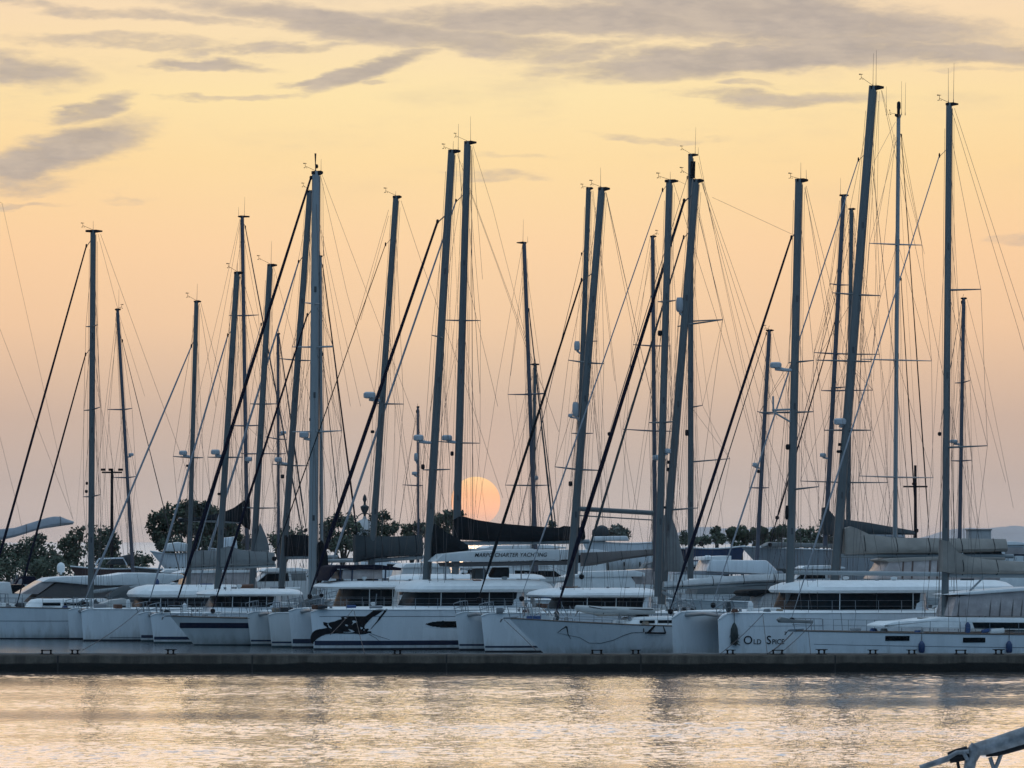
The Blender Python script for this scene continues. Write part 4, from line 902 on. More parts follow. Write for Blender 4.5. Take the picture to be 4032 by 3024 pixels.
# ---- sloop with the navy stripe (B7)
bo, h = mono_boat('sailing_yacht', 'white sloop with a broad navy hull stripe, tall grey mast and two black furled headsails', 672, 303, 13, 16.5, 4.6, 1.72, 1.4, 1.45, trunk=(.3, .62, .55), boot=False, m=GEL2, e=.5, p=2.0, fl=.8, dip=.06, ant=ANTIG, stripe=(.55, 11, 1.02, 1.34))
rig(bo, (1244, 674, 1231, 2340, 35), [(1200, 1192, 1258, 1196), (1150, 1366, 1312, 1366), (1150, 1700, 1345, 1696)], [(1224, 700, 697, 2368, 20, NAVY), (1210, 1240, 838, 2396, 14, NAVY)], [(1266, 682, 1411, 1063, .9), (1411, 1063, 1600, 1560, .9), (1600, 1560, 1880, 2330, .9), (1262, 690, 1365, 1150, .9), (1365, 1150, 1500, 1640, .9), (1246, 780, 1247, 2300, 2.2), (1255, 1100, 1262, 2330, 2.0)],
    [(1197, 1712, 40, 24)], [(20, 626)], (-42, -20), ALUP, (6, 10), 2.1, 1.7, lights=((1222, 1652, 10, 14),))
MB().ball(bo.at(1247, 655), (.10, .10, .14)).build('masthead_light', BLACK, bo.root); MB().tube([bo.at(1243, 674), bo.at(1242, 640), bo.at(1242, 604)], [.03, .03, .06], 6).build('masthead_antenna', BLACK, bo.root)
spar(bo, 'boom', 1240, 2210, 1420, 2206, 15, ALUP)
bag(bo, [(1250, 2140), (1268, 2126), (1290, 2180), (1296, 2250)], [(1250, 2310), (1296, 2254)], .2, BLKC, 'sail_cover', ties=0)

# ---- catamaran B
bo, hs, dims = cat_boat('catamaran', 'white catamaran mostly hidden behind the navy striped sloop, with slanted windscreen pillars', 592, 517, 309, 12.5, 13.0, 2412, (808, 1215, 2320, 2346), (840, 1130, 2348, 2392), 1.9, (.22, .40), GEL, .25, 2.4, 5.4, 6, roofw=2.9, ant=ANTIG)
rig(bo, (933, 1070, 856, 2322, 24), [(818, 1800, 955, 1800)], [(897, 1320, 588, 2368, 12, SAILG)], [(950, 1080, 1130, 1690), (945, 1085, 1080, 1740)], [(848, 1780, 37, 20)], [(2, 1030)], (-34, -22), ALU, (4, 12), 2.7, 2.2, lights=((863, 1945, 14, 10),))
bag(bo, [(866, 2160), (900, 2150), (960, 2168), (1080, 2176)], [(866, 2232), (1080, 2222)], .3, GREYC, ties=3)
spar(bo, 'boom', 862, 2236, 1085, 2226, 14, ALUP)

# ---- catamaran A
bo, hs, dims = cat_boat('catamaran', 'white catamaran with two narrow bows standing clear of the pier end, pale grey furled headsail', 321, 237, 316, 14, 12.6, 2396, (538, 1000, 2304, 2352), (548, 900, 2354, 2402), 1.95, None, GEL, .14, 2.6, 5.4, 5, roofw=2.9)
h = hs[0]
b = MB(); h.strip(bo, b, 1.7, 4.5, .19, .22, .008, 20, sides=(1,)); b.build('hull_stripe', NAVYP, bo.root)
rig(bo, (773, 1184, 742, 2304, 18), [(682, 1797, 800, 1802)], [(754, 1362, 332, 2368, 12, SAILG)], [(790, 1190, 910, 1650), (785, 1195, 850, 1600)], [(721, 1783, 34, 18)], [(2, 1118)], (-34, -20), ALU, (4, 10), 2.7, 2.2, lights=((738, 1834, 12, 10),))
bag(bo, [(752, 2172), (800, 2166), (990, 2180)], [(752, 2232), (990, 2226)], .26, GREYC, ties=3)
spar(bo, 'boom', 748, 2238, 1000, 2230, 13, ALUP)
mb = MB(); zz = [bo.L(3.0 + i * .3, 1.6 + .25 * math.sin(i * 1.3), dims[0] + .05) for i in range(8)]
slab(bo, [(395, 2396), (400, 2376), (440, 2362), (490, 2356), (515, 2366), (524, 2396)], .8, 2.2, HYPAL, 'covered_tender', .12)

# ---- plain white sloop at the pier end (B10), mast M1
bo, h = mono_boat('sailing_yacht', 'white sloop with plain long hull and thin pinstripe, outermost with two dark furled headsails', -90, 323, 14, 15.0, 4.4, 2.02, 1.85, .6, trunk=(.2, .58, .62), boot=False, e=.5, fl=.86, dip=.03)
b = MB(); h.strip(bo, b, .4, 14, 1.12, 1.15, .008, 30); b.build('hull_stripe', NAVYP, bo.root)
rig(bo, (366, 906, 357, 2394, 23), [(338, 1286, 384, 1279), (330, 1616, 394, 1603), (328, 1956, 395, 1948)], [(340, 968, -38, 2316, 13, NAVY), (337, 1395, 62, 2396, 11, NAVY)], [(396, 922, 570, 1402), (570, 1402, 705, 1770), (705, 1770, 925, 2390), (386, 922, 470, 1240, .9), (470, 1240, 570, 1560, .8)], [], [(1, 870)], (-40, -18), ALU, (22, 26), 2.0, 1.9, lights=((342, 1903, 10, 12), (340, 1935, 12, 12)))
spar(bo, 'boom', 360, 2330, 640, 2300, 14, ALUP)
bag(bo, [(340, 2382), (350, 2346), (362, 2342), (372, 2384)], [(340, 2398), (372, 2400)], .22, BROWN, 'sail_cover', ties=0)
# ================================================================== the rows behind
G2 = 'sailing yachts of the rows behind'
def rear(label, px, D, yaw, mast, right=False, L=12.5, B=3.6, fb=1.4, fs=1.2, mm=None, hoodm=None, m=GEL2, **kw):
    bo, h = mono_boat('sailing_yacht', label, px, D, yaw, L, B, fb, fs, .8, m=m, right=right, trunk=(.28, .64, .5), rail=True, group=None)
    out = rig(bo, mast, mm=mm, beam=1.6, deckz=1.3, **kw)
    return bo, h, out
rear('sloop with a dark leaning mast and a radar, close by the first floodlight pole', 760, 358, 14, (463, 1216, 524, 2260, 13), right=True, mm=ALUD, spr=[(424, 1612, 520, 1608), (447, 1880, 536, 1876)], stays=[(482, 1342, 742, 2390, 5, WIRE)], backs=[(461, 1224, 330, 2300), (462, 1230, 380, 2300)], radars=[(516, 1790, 22, 12)], ants=[(5, 1140)], vane=(16, -8), head=(8, 4))
bo, h, o_ = rear('sloop with a slim dark mast and a black sail bag peaking up its mast', 1215, 366, 12, (954, 850, 976, 2290, 15), right=True, mm=ALUD, L=14, spr=[(902, 1242, 1018, 1240), (905, 1676, 1040, 1674), (950, 1785, 1085, 1786)], stays=[(966, 894, 1206, 2180, 8, WIRE)], backs=[(945, 860, 880, 1150), (880, 1150, 700, 1900), (948, 862, 760, 1900)], ants=[(8, 775), (-14, 815)], head=(24, 10), radars=[(978, 1808, 32, 18)])
bag(bo, [(700, 2042), (780, 2036), (840, 2026), (880, 2016), (920, 2000), (950, 1978), (972, 1962), (984, 1964)], [(700, 2056), (845, 2048), (945, 2058), (965, 2078), (984, 2086)], .26, BLKC, ties=3)
spar(bo, 'boom', 974, 2056, 700, 2046, 13, ALUP)
bo, h, o_ = rear('sloop with a stout mast and bow pointing to the navy striped hull', 712, 338, 13, (1063, 1040, 991, 2322, 24), L=13, spr=[(985, 1590, 1090, 1590), (955, 1998, 1092, 2000)], stays=[(1028, 1277, 716, 2380, 5, SAILG)], backs=[(1078, 1052, 1200, 1500), (1200, 1500, 1420, 2300)], ants=[(4, 950)], vane=(-44, -24), head=(2, 16), lights=((1012, 1940, 12, 10),))
slab(bo, [(1000, 2170), (1026, 2060), (1052, 2120), (1062, 2166)], -.2, .2, GREYC, 'mast_cover', .04)
bo, h, o_ = rear('sloop with a heavily raked mast just beside the tallest grey mast', 768, 347, 13, (1220, 750, 1108, 2310, 25), L=15, spr=[(1100, 1412, 1232, 1420), (1072, 1828, 1214, 1834)], stays=[(1176, 1030, 772, 2330, 13, SAILG)], backs=[(1232, 760, 1420, 1600), (1236, 762, 1380, 1600)], radars=[(1096, 1810, 32, 20)], vane=(-26, -20), head=(2, 6), lights=((1112, 1876, 16, 16),))
bag(bo, [(1118, 2108), (1160, 2104), (1215, 2110), (1230, 2112)], [(1118, 2190), (1230, 2188)], .3, BLKC, ties=2)
spar(bo, 'boom', 1112, 2196, 1330, 2192, 14, ALUP)
bo, h, o_ = rear('small sloop whose slim mast hides behind the tallest grey mast, two dark stays', 1500, 352, 13, (1262, 1006, 1268, 2240, 12), right=True, spr=[(1215, 1364, 1312, 1362), (1190, 1700, 1346, 1696)], stays=[(1271, 1048, 1412, 2150, 9, NAVY), (1271, 1395, 1336, 2040, 5, CHAR)], backs=[(1258, 1012, 1150, 1800)], ants=[(12, 930)], head=(4, 8), mm=ALUP)
# big flybridge catamaran with black boom cover (M12)
bo, hs, dims = cat_boat('catamaran', 'large catamaran with a very long black sail cover sagging towards its stern', 1300, 1232, 338, 13, 15.5, 2360, (1560, 2180, 2262, 2290), (1590, 2050, 2292, 2345), 2.0, (.3, .5), GEL2, .3, 2.3, 5.6, 4, roofw=3.0)
rig(bo, (1840, 556, 1792, 2270, 29), [(1736, 1260, 1892, 1262), (1722, 1738, 1890, 1745)], [(1796, 790, 1266, 2336, 13, SAILG)], [(1862, 572, 1940, 820), (1940, 820, 2050, 1250), (2050, 1250, 2120, 1530), (1860, 580, 1900, 1100), (1846, 740, 1960, 1050), (1960, 1050, 2090, 1420), (1856, 590, 1862, 2060, 2.2), (1850, 900, 1890, 1550, 1.5)], [(1760, 1724, 43, 22)], [(13, 458)], (-46, -22), ALU, (2, 22), 2.7, 2.4, lights=((1780, 1786, 14, 18),))
bag(bo, [(1784, 2046), (1812, 2030), (1870, 2046), (1960, 2060), (2100, 2072), (2200, 2078), (2216, 2070), (2300, 2078)], [(1784, 2124), (1900, 2130), (2100, 2134), (2300, 2124)], .36, BLKC, ties=6)
spar(bo, 'boom', 1796, 2140, 2320, 2132, 17, ALUP)
R3 = [
 ('small sloop with a leaning dark mast, behind the end of the sagging black sail cover', 2195, 356, 12, (2064, 953, 2112, 2250, 16), True, dict(mm=ALUD, spr=[(2000, 1553, 2142, 1548)], stays=[(2083, 1220, 2188, 2180, 9, CHAR)], backs=[(2058, 960, 1960, 1500), (1960, 1500, 1880, 2040), (2060, 1130, 2010, 1480)], ants=[(-5, 865), (14, 930)], head=(4, 22))),
 ('small sloop with a short slim mast doubling the leaning dark mast', 2240, 364, 12, (2107, 1432, 2098, 2250, 13), True, dict(spr=[(2068, 1550, 2150, 1550), (1990, 1910, 2164, 1910)], stays=[(2112, 1445, 2200, 2170, 6, WIRE)], backs=[(2100, 1440, 2010, 2050)], radars=[(2106, 1882, 28, 18)], head=(12, 12))),
 ('sloop with a straight mast standing close against the raked mast with a bare boom', 1960, 349, 13, (2317, 738, 2264, 2260, 21), False, dict(L=14, spr=[(2318, 1344, 2352, 1343), (2250, 1706, 2336, 1706)], stays=[(2290, 1000, 1985, 2300, 4, WIRE)], backs=[(2330, 750, 2380, 1100), (2380, 1100, 2480, 2000), (2335, 750, 2420, 1500)], vane=(-24, -4), head=(2, 8), radars=[(2272, 1362, 24, 38)])),
 ('sloop with a slim violet grey mast between two stout white masts', 2440, 352, 13, (2569, 928, 2580, 2250, 16), False, dict(spr=[(2493, 1357, 2640, 1362), (2452, 1690, 2645, 1698)], backs=[(2580, 935, 2640, 1500), (2560, 934, 2490, 1300), (2490, 1300, 2440, 2150), (2566, 940, 2500, 1400)], head=(4, 8), vane=(18, -12), radars=[(2582, 1802, 30, 22)], mm=ALUD)),
 ('sloop with a straight mast carrying a tall dark plate at its top', 2380, 348, 13, (2719, 606, 2719, 2290, 22), False, dict(L=15, spr=[(2716, 1266, 2845, 1258), (2718, 1606, 2766, 1596), (2720, 1822, 2874, 1806)], stays=[(2706, 700, 2400, 1700, 4, WIRE)], backs=[(2752, 612, 2830, 1000), (2830, 1000, 2990, 1760), (2750, 640, 2900, 1300), (2900, 1300, 3060, 2000)], ants=[(18, 500), (30, 580)], vane=(-34, -22), head=(2, 20), lights=((2704, 1704, 14, 24),))),
 ('small sloop with a slim dark mast, lowest of the dark masts before the pale hills', 2700, 357, 12, (3029, 1298, 2978, 2240, 16), False, dict(mm=ALUD, spr=[(2982, 1620, 3050, 1630), (2950, 1920, 3028, 1920)], stays=[(3017, 1314, 2760, 2130, 6, CHAR)], backs=[(3042, 1306, 3090, 1500), (3090, 1500, 3180, 1900)], vane=(-16, -8), head=(8, 10), radars=[(2972, 1830, 22, 16)], lights=((2986, 1856, 12, 14),))),
 ('sloop with a thin dark mast and an olive mast cover, near the thick leaning mast', 2960, 356, 12, (3321, 766, 3249, 2150, 18), False, dict(L=14, mm=ALUD, spr=[(3268, 1117, 3345, 1122), (3205, 1388, 3318, 1394), (3234, 1538, 3438, 1536), (3272, 1526, 3330, 1524)], stays=[(3293, 1246, 3032, 2136, 8, NAVY)], backs=[(3330, 776, 3400, 1300), (3400, 1300, 3520, 2060), (3312, 780, 3250, 1300), (3306, 790, 3220, 1500), (3328, 790, 3460, 1900)], ants=[(-12, 700)], head=(10, 12), radars=[(3240, 1792, 26, 16)])),
 ('slim sloop whose flat topped mast stands half hidden behind the thick leaning mast', 3050, 362, 12, (3352, 820, 3338, 2150, 17), False, dict(spr=[(3207, 1388, 3463, 1395), (3152, 1894, 3496, 1900)], stays=[(3344, 960, 3060, 2030, 4, WIRE)], backs=[(3360, 830, 3480, 1500), (3480, 1500, 3560, 2000), (3360, 830, 3420, 1600)], head=(6, 8))),
 ('sloop with a slender mast with three pairs of wide level spreaders', 3800, 344, 74, (3538, 452, 3523, 2250, 22), False, dict(L=15, mm=ALUP, spr=[(3424, 958, 3630, 965), (3390, 1414, 3668, 1421), (3385, 1874, 3674, 1881)], stays=[(3549, 534, 3660, 2120, 6, NAVY), (3548, 1100, 3608, 2080, 6, NAVY)], backs=[(3522, 530, 3440, 960), (3526, 540, 3380, 1900), (3552, 540, 3630, 960), (3526, 480, 3440, 640)], ants=[(-48, 340), (12, 320), (26, 325)], head=(30, 14), vane=(-34, -8))),
 ('small sloop with slim dark mast and bowed spreaders, beyond the lower beige sail cover', 3480, 356, 12, (3794, 1172, 3777, 2200, 15), False, dict(mm=ALUD, spr=[(3760, 1508, 3820, 1498), (3745, 1814, 3826, 1812)], backs=[(3808, 1180, 3890, 1500), (3890, 1500, 3990, 2000), (3800, 1300, 3960, 1900), (3790, 1190, 3750, 1800)], stays=[(3786, 1190, 3700, 1700, 4, WIRE)], head=(6, 6), radars=[(3755, 1738, 32, 14)])),
 ('short masted sloop with two boxes on its thin mast, just beside the setting sun', 1500, 400, 12, (1645, 1600, 1647, 2250, 9), False, dict(L=10, B=3.2, mm=ALUD, spr=[(1586, 1909, 1665, 1911)], backs=[(1650, 1610, 1720, 2150)], stays=[(1640, 1620, 1560, 2140, 3, WIRE)], head=(2, 2), radars=[(1638, 1800, 16, 32), (1632, 1864, 22, 14)])),
 ('short masted sloop with a thin mast behind the black sail bag', 980, 400, 12, (1094, 1312, 1097, 2250, 11), False, dict(L=11, B=3.2, mm=ALUD, spr=[(1046, 1720, 1130, 1730), (1068, 1786, 1126, 1786)], backs=[(1098, 1320, 1180, 2080)], stays=[(1098, 1316, 1204, 2080, 8, CHAR)], head=(4, 4), radars=[(1116, 1703, 26, 12)])),
]
for lb, px, D, yaw, mst, rt, kw in R3:
    lb = lb.replace('right behind the sun side of', 'behind the end of').replace('left of the setting sun', 'between the raked masts beside the setting sun')
    bo, h, o_ = rear(lb, px, D, yaw, mst, right=rt, **kw)
    if mst[0] == 3321:
        bag(bo, [(3238, 2000), (3252, 1996), (3290, 2040), (3420, 2058), (3600, 2090)], [(3238, 2104), (3290, 2108), (3420, 2104), (3600, 2106)], .3, CHAR, ties=3)
    if mst[0] == 3538:
        MB().tube([bo.at(3538, 456), bo.at(3538, 432), bo.at(3539, 424), bo.at(3539, 404), bo.at(3539, 399)], [.10, .10, .13, .12, .04], 8).build('masthead_dome', BLACK, bo.root)
    if mst[0] == 2719:
        a, b2 = bo.at(2723, 636), bo.at(2721, 702); MB().tube([a + Vector((.05, -.19, 0)), b2 + Vector((.05, -.19, 0))], .2, 4).build('mast_plate', BLACK, bo.root)
    if mst[0] == 3352:
        bag(bo, [(3350, 2086), (3420, 2090), (3560, 2100)], [(3350, 2112), (3560, 2120)], .2, SAILG, ties=2)

# yacht beyond the frame edge whose long covered boom reaches in (upper part of its rig outside)
bo, h = mono_boat('sailing_yacht', 'yacht cut by the frame edge, its grey covered boom rising like a wing', -820, 335, 12, 17, 4.6, 1.6, 1.4, .8, trunk=(.3, .6, .5))
rig(bo, (-330, 480, -390, 2290, 26), [(-420, 1300, -300, 1290)], [(-360, 700, -810, 2370, 12, SAILG)], [(-310, 490, 288, 2046, .9), (-310, 490, 70, 2000, .9), (70, 2000, 120, 2240, .9), (-312, 600, 8, 800, .8), (8, 800, 286, 2040, .8)], hal=False)
bag(bo, [(-380, 2120), (-150, 2096), (0, 2084), (60, 2078), (110, 2062), (165, 2045), (200, 2034), (235, 2033), (262, 2044), (290, 2053)], [(-380, 2150), (-150, 2140), (0, 2128), (60, 2114), (150, 2086), (250, 2064), (290, 2059)], .34, SAILG, ties=5)
spar(bo, 'boom', -385, 2158, 288, 2060, 9, ALUP)

# ---- motor yachts and boats behind, each with its own cabin shapes
def motor(label, px, D, yaw, L, B, fb, hullm, parts, name='motor_boat', right=False, m2=None, cat='motor boat', ant=ANTI):
    bo = Boat(name, px, D, yaw, label, cat, None, right)
    h = Hull(L, B, fb, fb * .8, fb * .5, 0, e=.5, p=2.2, stern=.92, fl=.72)
    mb = MB(); h.shell(bo, mb); ho = mb.build('hull', hullm, bo.root); d = MB(); h.deckz(bo, d); d.build('deck', DECK, ho)
    b = MB(); h.sheer(bo, b, .05); b.build('rubbing_strake', DECK, ho)
    for nm, poly, hw, mm, bv in parts: slab(bo, poly, -hw, hw, mm, nm, bv)
    pulpit(bo, h); rails(bo, h, .06, .6, 8, side=1)
    return bo, h
bo, h = motor('long motor yacht with a white roof, raked windscreen and grey brown side canvas', -40, 336, 13, 16, 4.4, 2.1, GEL,
    [('side_window', [(150, 2344), (225, 2295), (560, 2290), (700, 2310), (700, 2372), (120, 2372)], 1.85, BROWN, .05),
     ('windscreen', [(84, 2338), (168, 2288), (228, 2284), (150, 2340)], 1.9, HAZEGL, .03),
     ('roof', [(164, 2292), (196, 2276), (260, 2270), (430, 2267), (500, 2256), (600, 2256), (720, 2262), (730, 2274), (640, 2302), (420, 2306), (330, 2302), (220, 2292)], 2.05, DECK, .08)])
MB().tube([bo.at(240, 2262), bo.at(240, 2240)], .08, 8).build('dome_mast', DECK, bo.root)
MB().lathe(tuple(bo.at(240, 2254)), [(.2, 0), (.27, .15), (.27, .42), (.2, .58), (.06, .66)], 14).build('satellite_dome', DECK, bo.root)
bo, h = motor('low white motor boat with a boxy cabin at the frame edge behind the plain sloop', -160, 345, 13, 11, 3.6, 1.8, GEL, [('cabin', [(-80, 2340), (-70, 2292), (40, 2292), (50, 2340)], 1.3, DECK, .06), ('window', [(48, 2338), (46, 2302), (98, 2302), (104, 2338)], 1.25, GLASS, .04)])
bo, h = motor('white motor cruiser with a low cabin and slanted rails behind the navy striped sloop', 690, 352, 13, 12, 3.8, 2.2, GEL, [('cabin', [(720, 2330), (740, 2252), (1000, 2248), (1020, 2330)], 1.5, HAZEGL, .06), ('roof', [(700, 2258), (740, 2246), (1010, 2244), (1020, 2254)], 1.6, DECK, .03), ('canopy', [(756, 2245), (760, 2172), (1060, 2166), (1068, 2232), (900, 2240)], 1.2, GREYC, .08)])
bo, h = motor('white motor yacht roof showing between the charcoal cover and the awning', 1380, 352, 13, 13, 4, 2.4, GEL, [('cabin', [(1570, 2300), (1590, 2228), (1660, 2222), (1770, 2226), (1790, 2300)], 1.7, GEL2, .1), ('canopy', [(1583, 2236), (1600, 2220), (1690, 2216), (1780, 2222), (1790, 2234)], 1.8, DECK, .04)])
bo, h = motor('white cruiser with grey tarpaulins under the swooping brown boom cover', 1960, 352, 12, 13, 4, 2.2, GEL, [('cabin', [(2216, 2322), (2250, 2272), (2480, 2262), (2520, 2322)], 1.7, DECK, .12), ('roof', [(2240, 2274), (2300, 2252), (2500, 2246), (2540, 2256), (2540, 2270)], 1.8, DECK, .05), ('window', [(2486, 2300), (2500, 2244), (2580, 2240), (2580, 2302)], 1.4, HAZEGL, .05)])
bag(bo, [(2290, 2176), (2400, 2172), (2580, 2162)], [(2290, 2230), (2340, 2226), (2450, 2204), (2580, 2186)], .4, BROWN, 'boom_cover', ties=3)
bo, h = motor('white cabin cruiser with a round radome on its roof, beyond the white boom cover', 2660, 356, 12, 14, 4.2, 2.6, GEL, [('cabin', [(2780, 2250), (2800, 2204), (3020, 2206), (3062, 2246), (3062, 2262)], 1.8, GEL, .12), ('flybridge', [(2770, 2206), (2776, 2192), (2880, 2188), (2880, 2204)], 1.5, DECK, .04), ('canopy', [(2650, 2262), (2700, 2248), (3080, 2248), (3090, 2262)], 1.6, SAILG, .05)])
MB().ball(bo.at(2787, 2202), (.38, .38, .30)).build('radome', DECK, bo.root)
bo, h = motor('low cruiser with cream rails seen under the white boom cover', 2620, 344, 12, 12, 4, 2.3, GEL2, [('cabin', [(2740, 2340), (2760, 2292), (3060, 2288), (3080, 2340)], 1.6, GREYC, .08), ('roof', [(2735, 2296), (2760, 2280), (3090, 2276), (3096, 2290)], 1.7, DECK, .04)])

# ---- cruisers packed into the rows behind, only their upper works in view
def cruiser(label, x0, x1, yt, D, kind, seed, right=False):
    rn = random.Random(seed); W = x1 - x0
    bo = Boat('motor_boat', (x0 - W * .45) if not right else (x1 + W * .45), D, 12 + rn.uniform(-2, 3), label, 'motor boat', None, right)
    L_ = W * 1.75 / FPX * D; B_ = min(4.6, L_ * .31); fb = rn.uniform(1.7, 2.1)
    h = Hull(L_, B_, fb, fb * .8, fb * .5, 0, e=.5, p=2.2, stern=.92, fl=.72)
    mb = MB(); h.shell(bo, mb); ho = mb.build('hull', GEL2, bo.root); d = MB(); h.deckz(bo, d); d.build('deck', DECK, ho)
    X = lambda f: x0 + W * (f if not right else 1 - f)
    hw = B_ * .40; yb = 2395; m1 = rn.choice((GEL, GEL2, DECK))
    if kind == 0:      # raked cabin with a window band and hard top
        cab = slab(bo, [(X(0), yb), (X(.02), yt + 62), (X(.22), yt + 16), (X(.92), yt + 14), (X(1), yb)], -hw, hw, m1, 'cabin', .10)
        slab(bo, [(X(.07), yt + 54), (X(.235), yt + 22), (X(.60), yt + 21), (X(.62), yt + 52)], -hw - .02, hw + .02, GLASS, 'window', .02, cab)
        slab(bo, [(X(.66), yt + 50), (X(.65), yt + 22), (X(.9), yt + 22), (X(.92), yt + 50)], -hw - .02, hw + .02, rn.choice((HAZEGL, GREYC, BROWN)), 'side_canvas', .02, cab)
        slab(bo, [(X(.16), yt + 12), (X(.24), yt + 2), (X(.8), yt), (X(1.0), yt + 8), (X(1.0), yt + 14), (X(.2), yt + 17)], -hw - .15, hw + .15, DECK, 'roof', .04)
    elif kind == 1:    # flybridge with an awning on posts
        cab = slab(bo, [(X(0), yb), (X(.05), yt + 78), (X(.2), yt + 44), (X(1), yt + 42), (X(1.02), yb)], -hw, hw, m1, 'cabin', .10)
        slab(bo, [(X(.1), yt + 76), (X(.22), yt + 52), (X(.85), yt + 50), (X(.85), yt + 74)], -hw - .02, hw + .02, GLASS, 'window', .02, cab)
        slab(bo, [(X(.28), yt + 44), (X(.34), yt + 26), (X(.95), yt + 30), (X(.95), yt + 44)], -hw * .9, hw * .9, GEL2, 'flybridge', .06)
        slab(bo, [(X(.36), yt + 6), (X(.42), yt), (X(.95), yt + 1), (X(1.0), yt + 7)], -hw * .9, hw * .9, rn.choice((NAVY, GREYC, BEIGE, CHAR)), 'awning', .04)
        for f in (.42, .66, .95):
            for q in (-hw * .8, hw * .8): MB().tube([bo.at(X(f), yt + 32, q), bo.at(X(f), yt + 5, q)], .03, 5).build('awning_post', STEEL, bo.root)
    else:              # low coachroof under a canvas hood
        cab = slab(bo, [(X(0), yb), (X(.1), yt + 44), (X(.5), yt + 34), (X(1), yt + 36), (X(1), yb)], -hw, hw, m1, 'cabin', .12)
        slab(bo, [(X(.18), yt + 60), (X(.2), yt + 48), (X(.48), yt + 44), (X(.48), yt + 58)], -hw - .02, hw + .02, GLASS, 'window', .02, cab)
        slab(bo, [(X(.44), yt + 40), (X(.54), yt + 8), (X(.66), yt), (X(.94), yt + 2), (X(1.0), yt + 40)], -hw * .85, hw * .85, rn.choice((CHAR, GREYC, BROWN, BEIGE, NAVY)), 'canvas_hood', .12)
        slab(bo, [(X(.5), yt + 34), (X(.57), yt + 12), (X(.63), yt + 10), (X(.63), yt + 34)], -hw * .86, hw * .86, HAZEGL, 'hood_window', .02)
    g = MB()
    for i in range(10):
        f = rn.uniform(0, 1); p = bo.at(X(f), yt + 40, rn.uniform(-hw, hw)); g.tube([p, p + Vector((rn.uniform(-.2, .2), 0, rn.uniform(.3, .9)))], rn.uniform(.012, .03), 5)
    g.tube([bo.at(X(.0), yt + 60, hw), bo.at(X(.3), yt + 34, hw), bo.at(X(.9), yt + 34, hw)], .016, 5)
    g.build('deck_rail', STEEL, bo.root)
    if rn.random() < .6: MB().tube([bo.at(X(.8), yt + 4), bo.at(X(.83), yt - 34)], [.02, .008], 5).build('whip_antenna', WIRE, bo.root)
    return bo
for i, (x0, x1, yt, D, kd, rt, lb) in enumerate((
    (-20, 150, 2268, 352, 2, False, 'cruiser with a canvas hood at the frame edge, under the wing like boom'),
    (610, 800, 2240, 362, 0, False, 'hard topped cruiser between the pale furled headsail and the black furled headsails'),
    (800, 985, 2222, 372, 1, True, 'awning topped flybridge cruiser behind the catamaran with slanted windscreen pillars'),
    (1000, 1225, 2236, 358, 0, False, 'hard topped cruiser right behind the foot of the heavily raked mast'),
    (1180, 1420, 2196, 384, 1, False, 'awning topped flybridge cruiser under the charcoal sail cover of the second catamaran'),
    (1420, 1620, 2176, 390, 2, True, 'low cruiser with a canvas hood beneath the domed tower'),
    (1780, 2010, 2222, 366, 0, False, 'hard topped cruiser glimpsed below the charter company awning'),
    (1850, 2230, 2146, 389, 0, False, 'hard topped cruiser whose roof shows between the long black sail cover and the awning'),
    (1990, 2240, 2196, 380, 1, True, 'awning topped flybridge cruiser just past the end of the charter company awning'),
    (2180, 2400, 2164, 392, 0, False, 'hard topped cruiser below the hooded round canvas cover'),
    (2430, 2640, 2212, 374, 2, False, 'low cruiser with a canvas hood behind the stout white mast of the swoosh sloop'),
    (2640, 2860, 2210, 386, 0, True, 'hard topped cruiser in front of the blue hulled boat ashore'),
    (2860, 3110, 2236, 370, 2, False, 'low cruiser with a canvas hood behind the white mast of the lettered catamaran'),
    (3120, 3330, 2226, 380, 0, False, 'hard topped cruiser before the large grey hulled boat ashore'),
    (3540, 3800, 2120, 392, 1, True, 'awning topped flybridge cruiser behind the upper beige sail cover'),
    (3760, 4060, 2132, 384, 0, False, 'hard topped cruiser beyond the lower beige sail cover at the frame edge'),
    (3860, 4120, 2182, 366, 1, False, 'awning topped flybridge cruiser close under the pale shore building'))):
    cruiser(lb, x0, x1, yt, D, kd, i + 3, rt)

# ---- boats ashore on the hard
def ashore(label, x0, x1, ytop, Y, hgt, hullm, left=True, name='boat_ashore', rk=.9, extra=()):
    """boat propped on land, shown broadside; pixel columns of its ends and the row of its gunwale"""
    L = (x1 - x0) / FPX * Y; zt = P(x0, ytop, Y).z
    bo = Boat(name, x0 if left else x1, Y, 6, label, 'boat', None, not left)
    h = Hull(L, L * .27, hgt, hgt * .92, rk, 0, e=.5, p=1.9, stern=.85, fl=.7, dip=.15, keelz=-.6)
    base = zt - hgt; bo.root.location.z = base; bo.o.z = 0
    mb = MB(); h.shell(bo, mb); ho = mb.build('hull', hullm, bo.root); d = MB(); h.deckz(bo, d); d.build('deck', DECK, ho); b = MB(); h.sheer(bo, b, .06); b.build('rubbing_strake', GEL2, ho)
    zg = 1.3 - base
    for i in range(3):
        for sd in (1, -1):
            t = .25 + .25 * i; MB().tube([bo.L(h.S(t, .4), sd * (h.hb(t, .4) + .02), .4), bo.L(h.S(t, .4), sd * (h.hb(t, .4) + .5), zg)], .05, 6).build('prop', CLEATM, bo.root)
    MB().box(bo.L(L * .5, 0, (zg - .5) / 2), (L * .45, .4, abs(zg + .5))).build('keel', ANTI, bo.root)
    bo.o = bo.o + Vector((0, 0, 0)); bo.base = base; bo.h = h
    return bo
class Sh:                                                  # pixel helper that knows the boat stands above the water
    def __init__(s, b): s.b = b
    def slab(s, poly, hw, m, nm, bv=.05):
        b = s.b; pl = [b.inv(x, y, hw) for x, y in poly]
        return MB().rings([[b.L(a, -hw, z - b.base) for a, z in pl], [b.L(a, hw, z - b.base) for a, z in pl]]).build(nm, m, b.root, bevel=bv, auto=30)
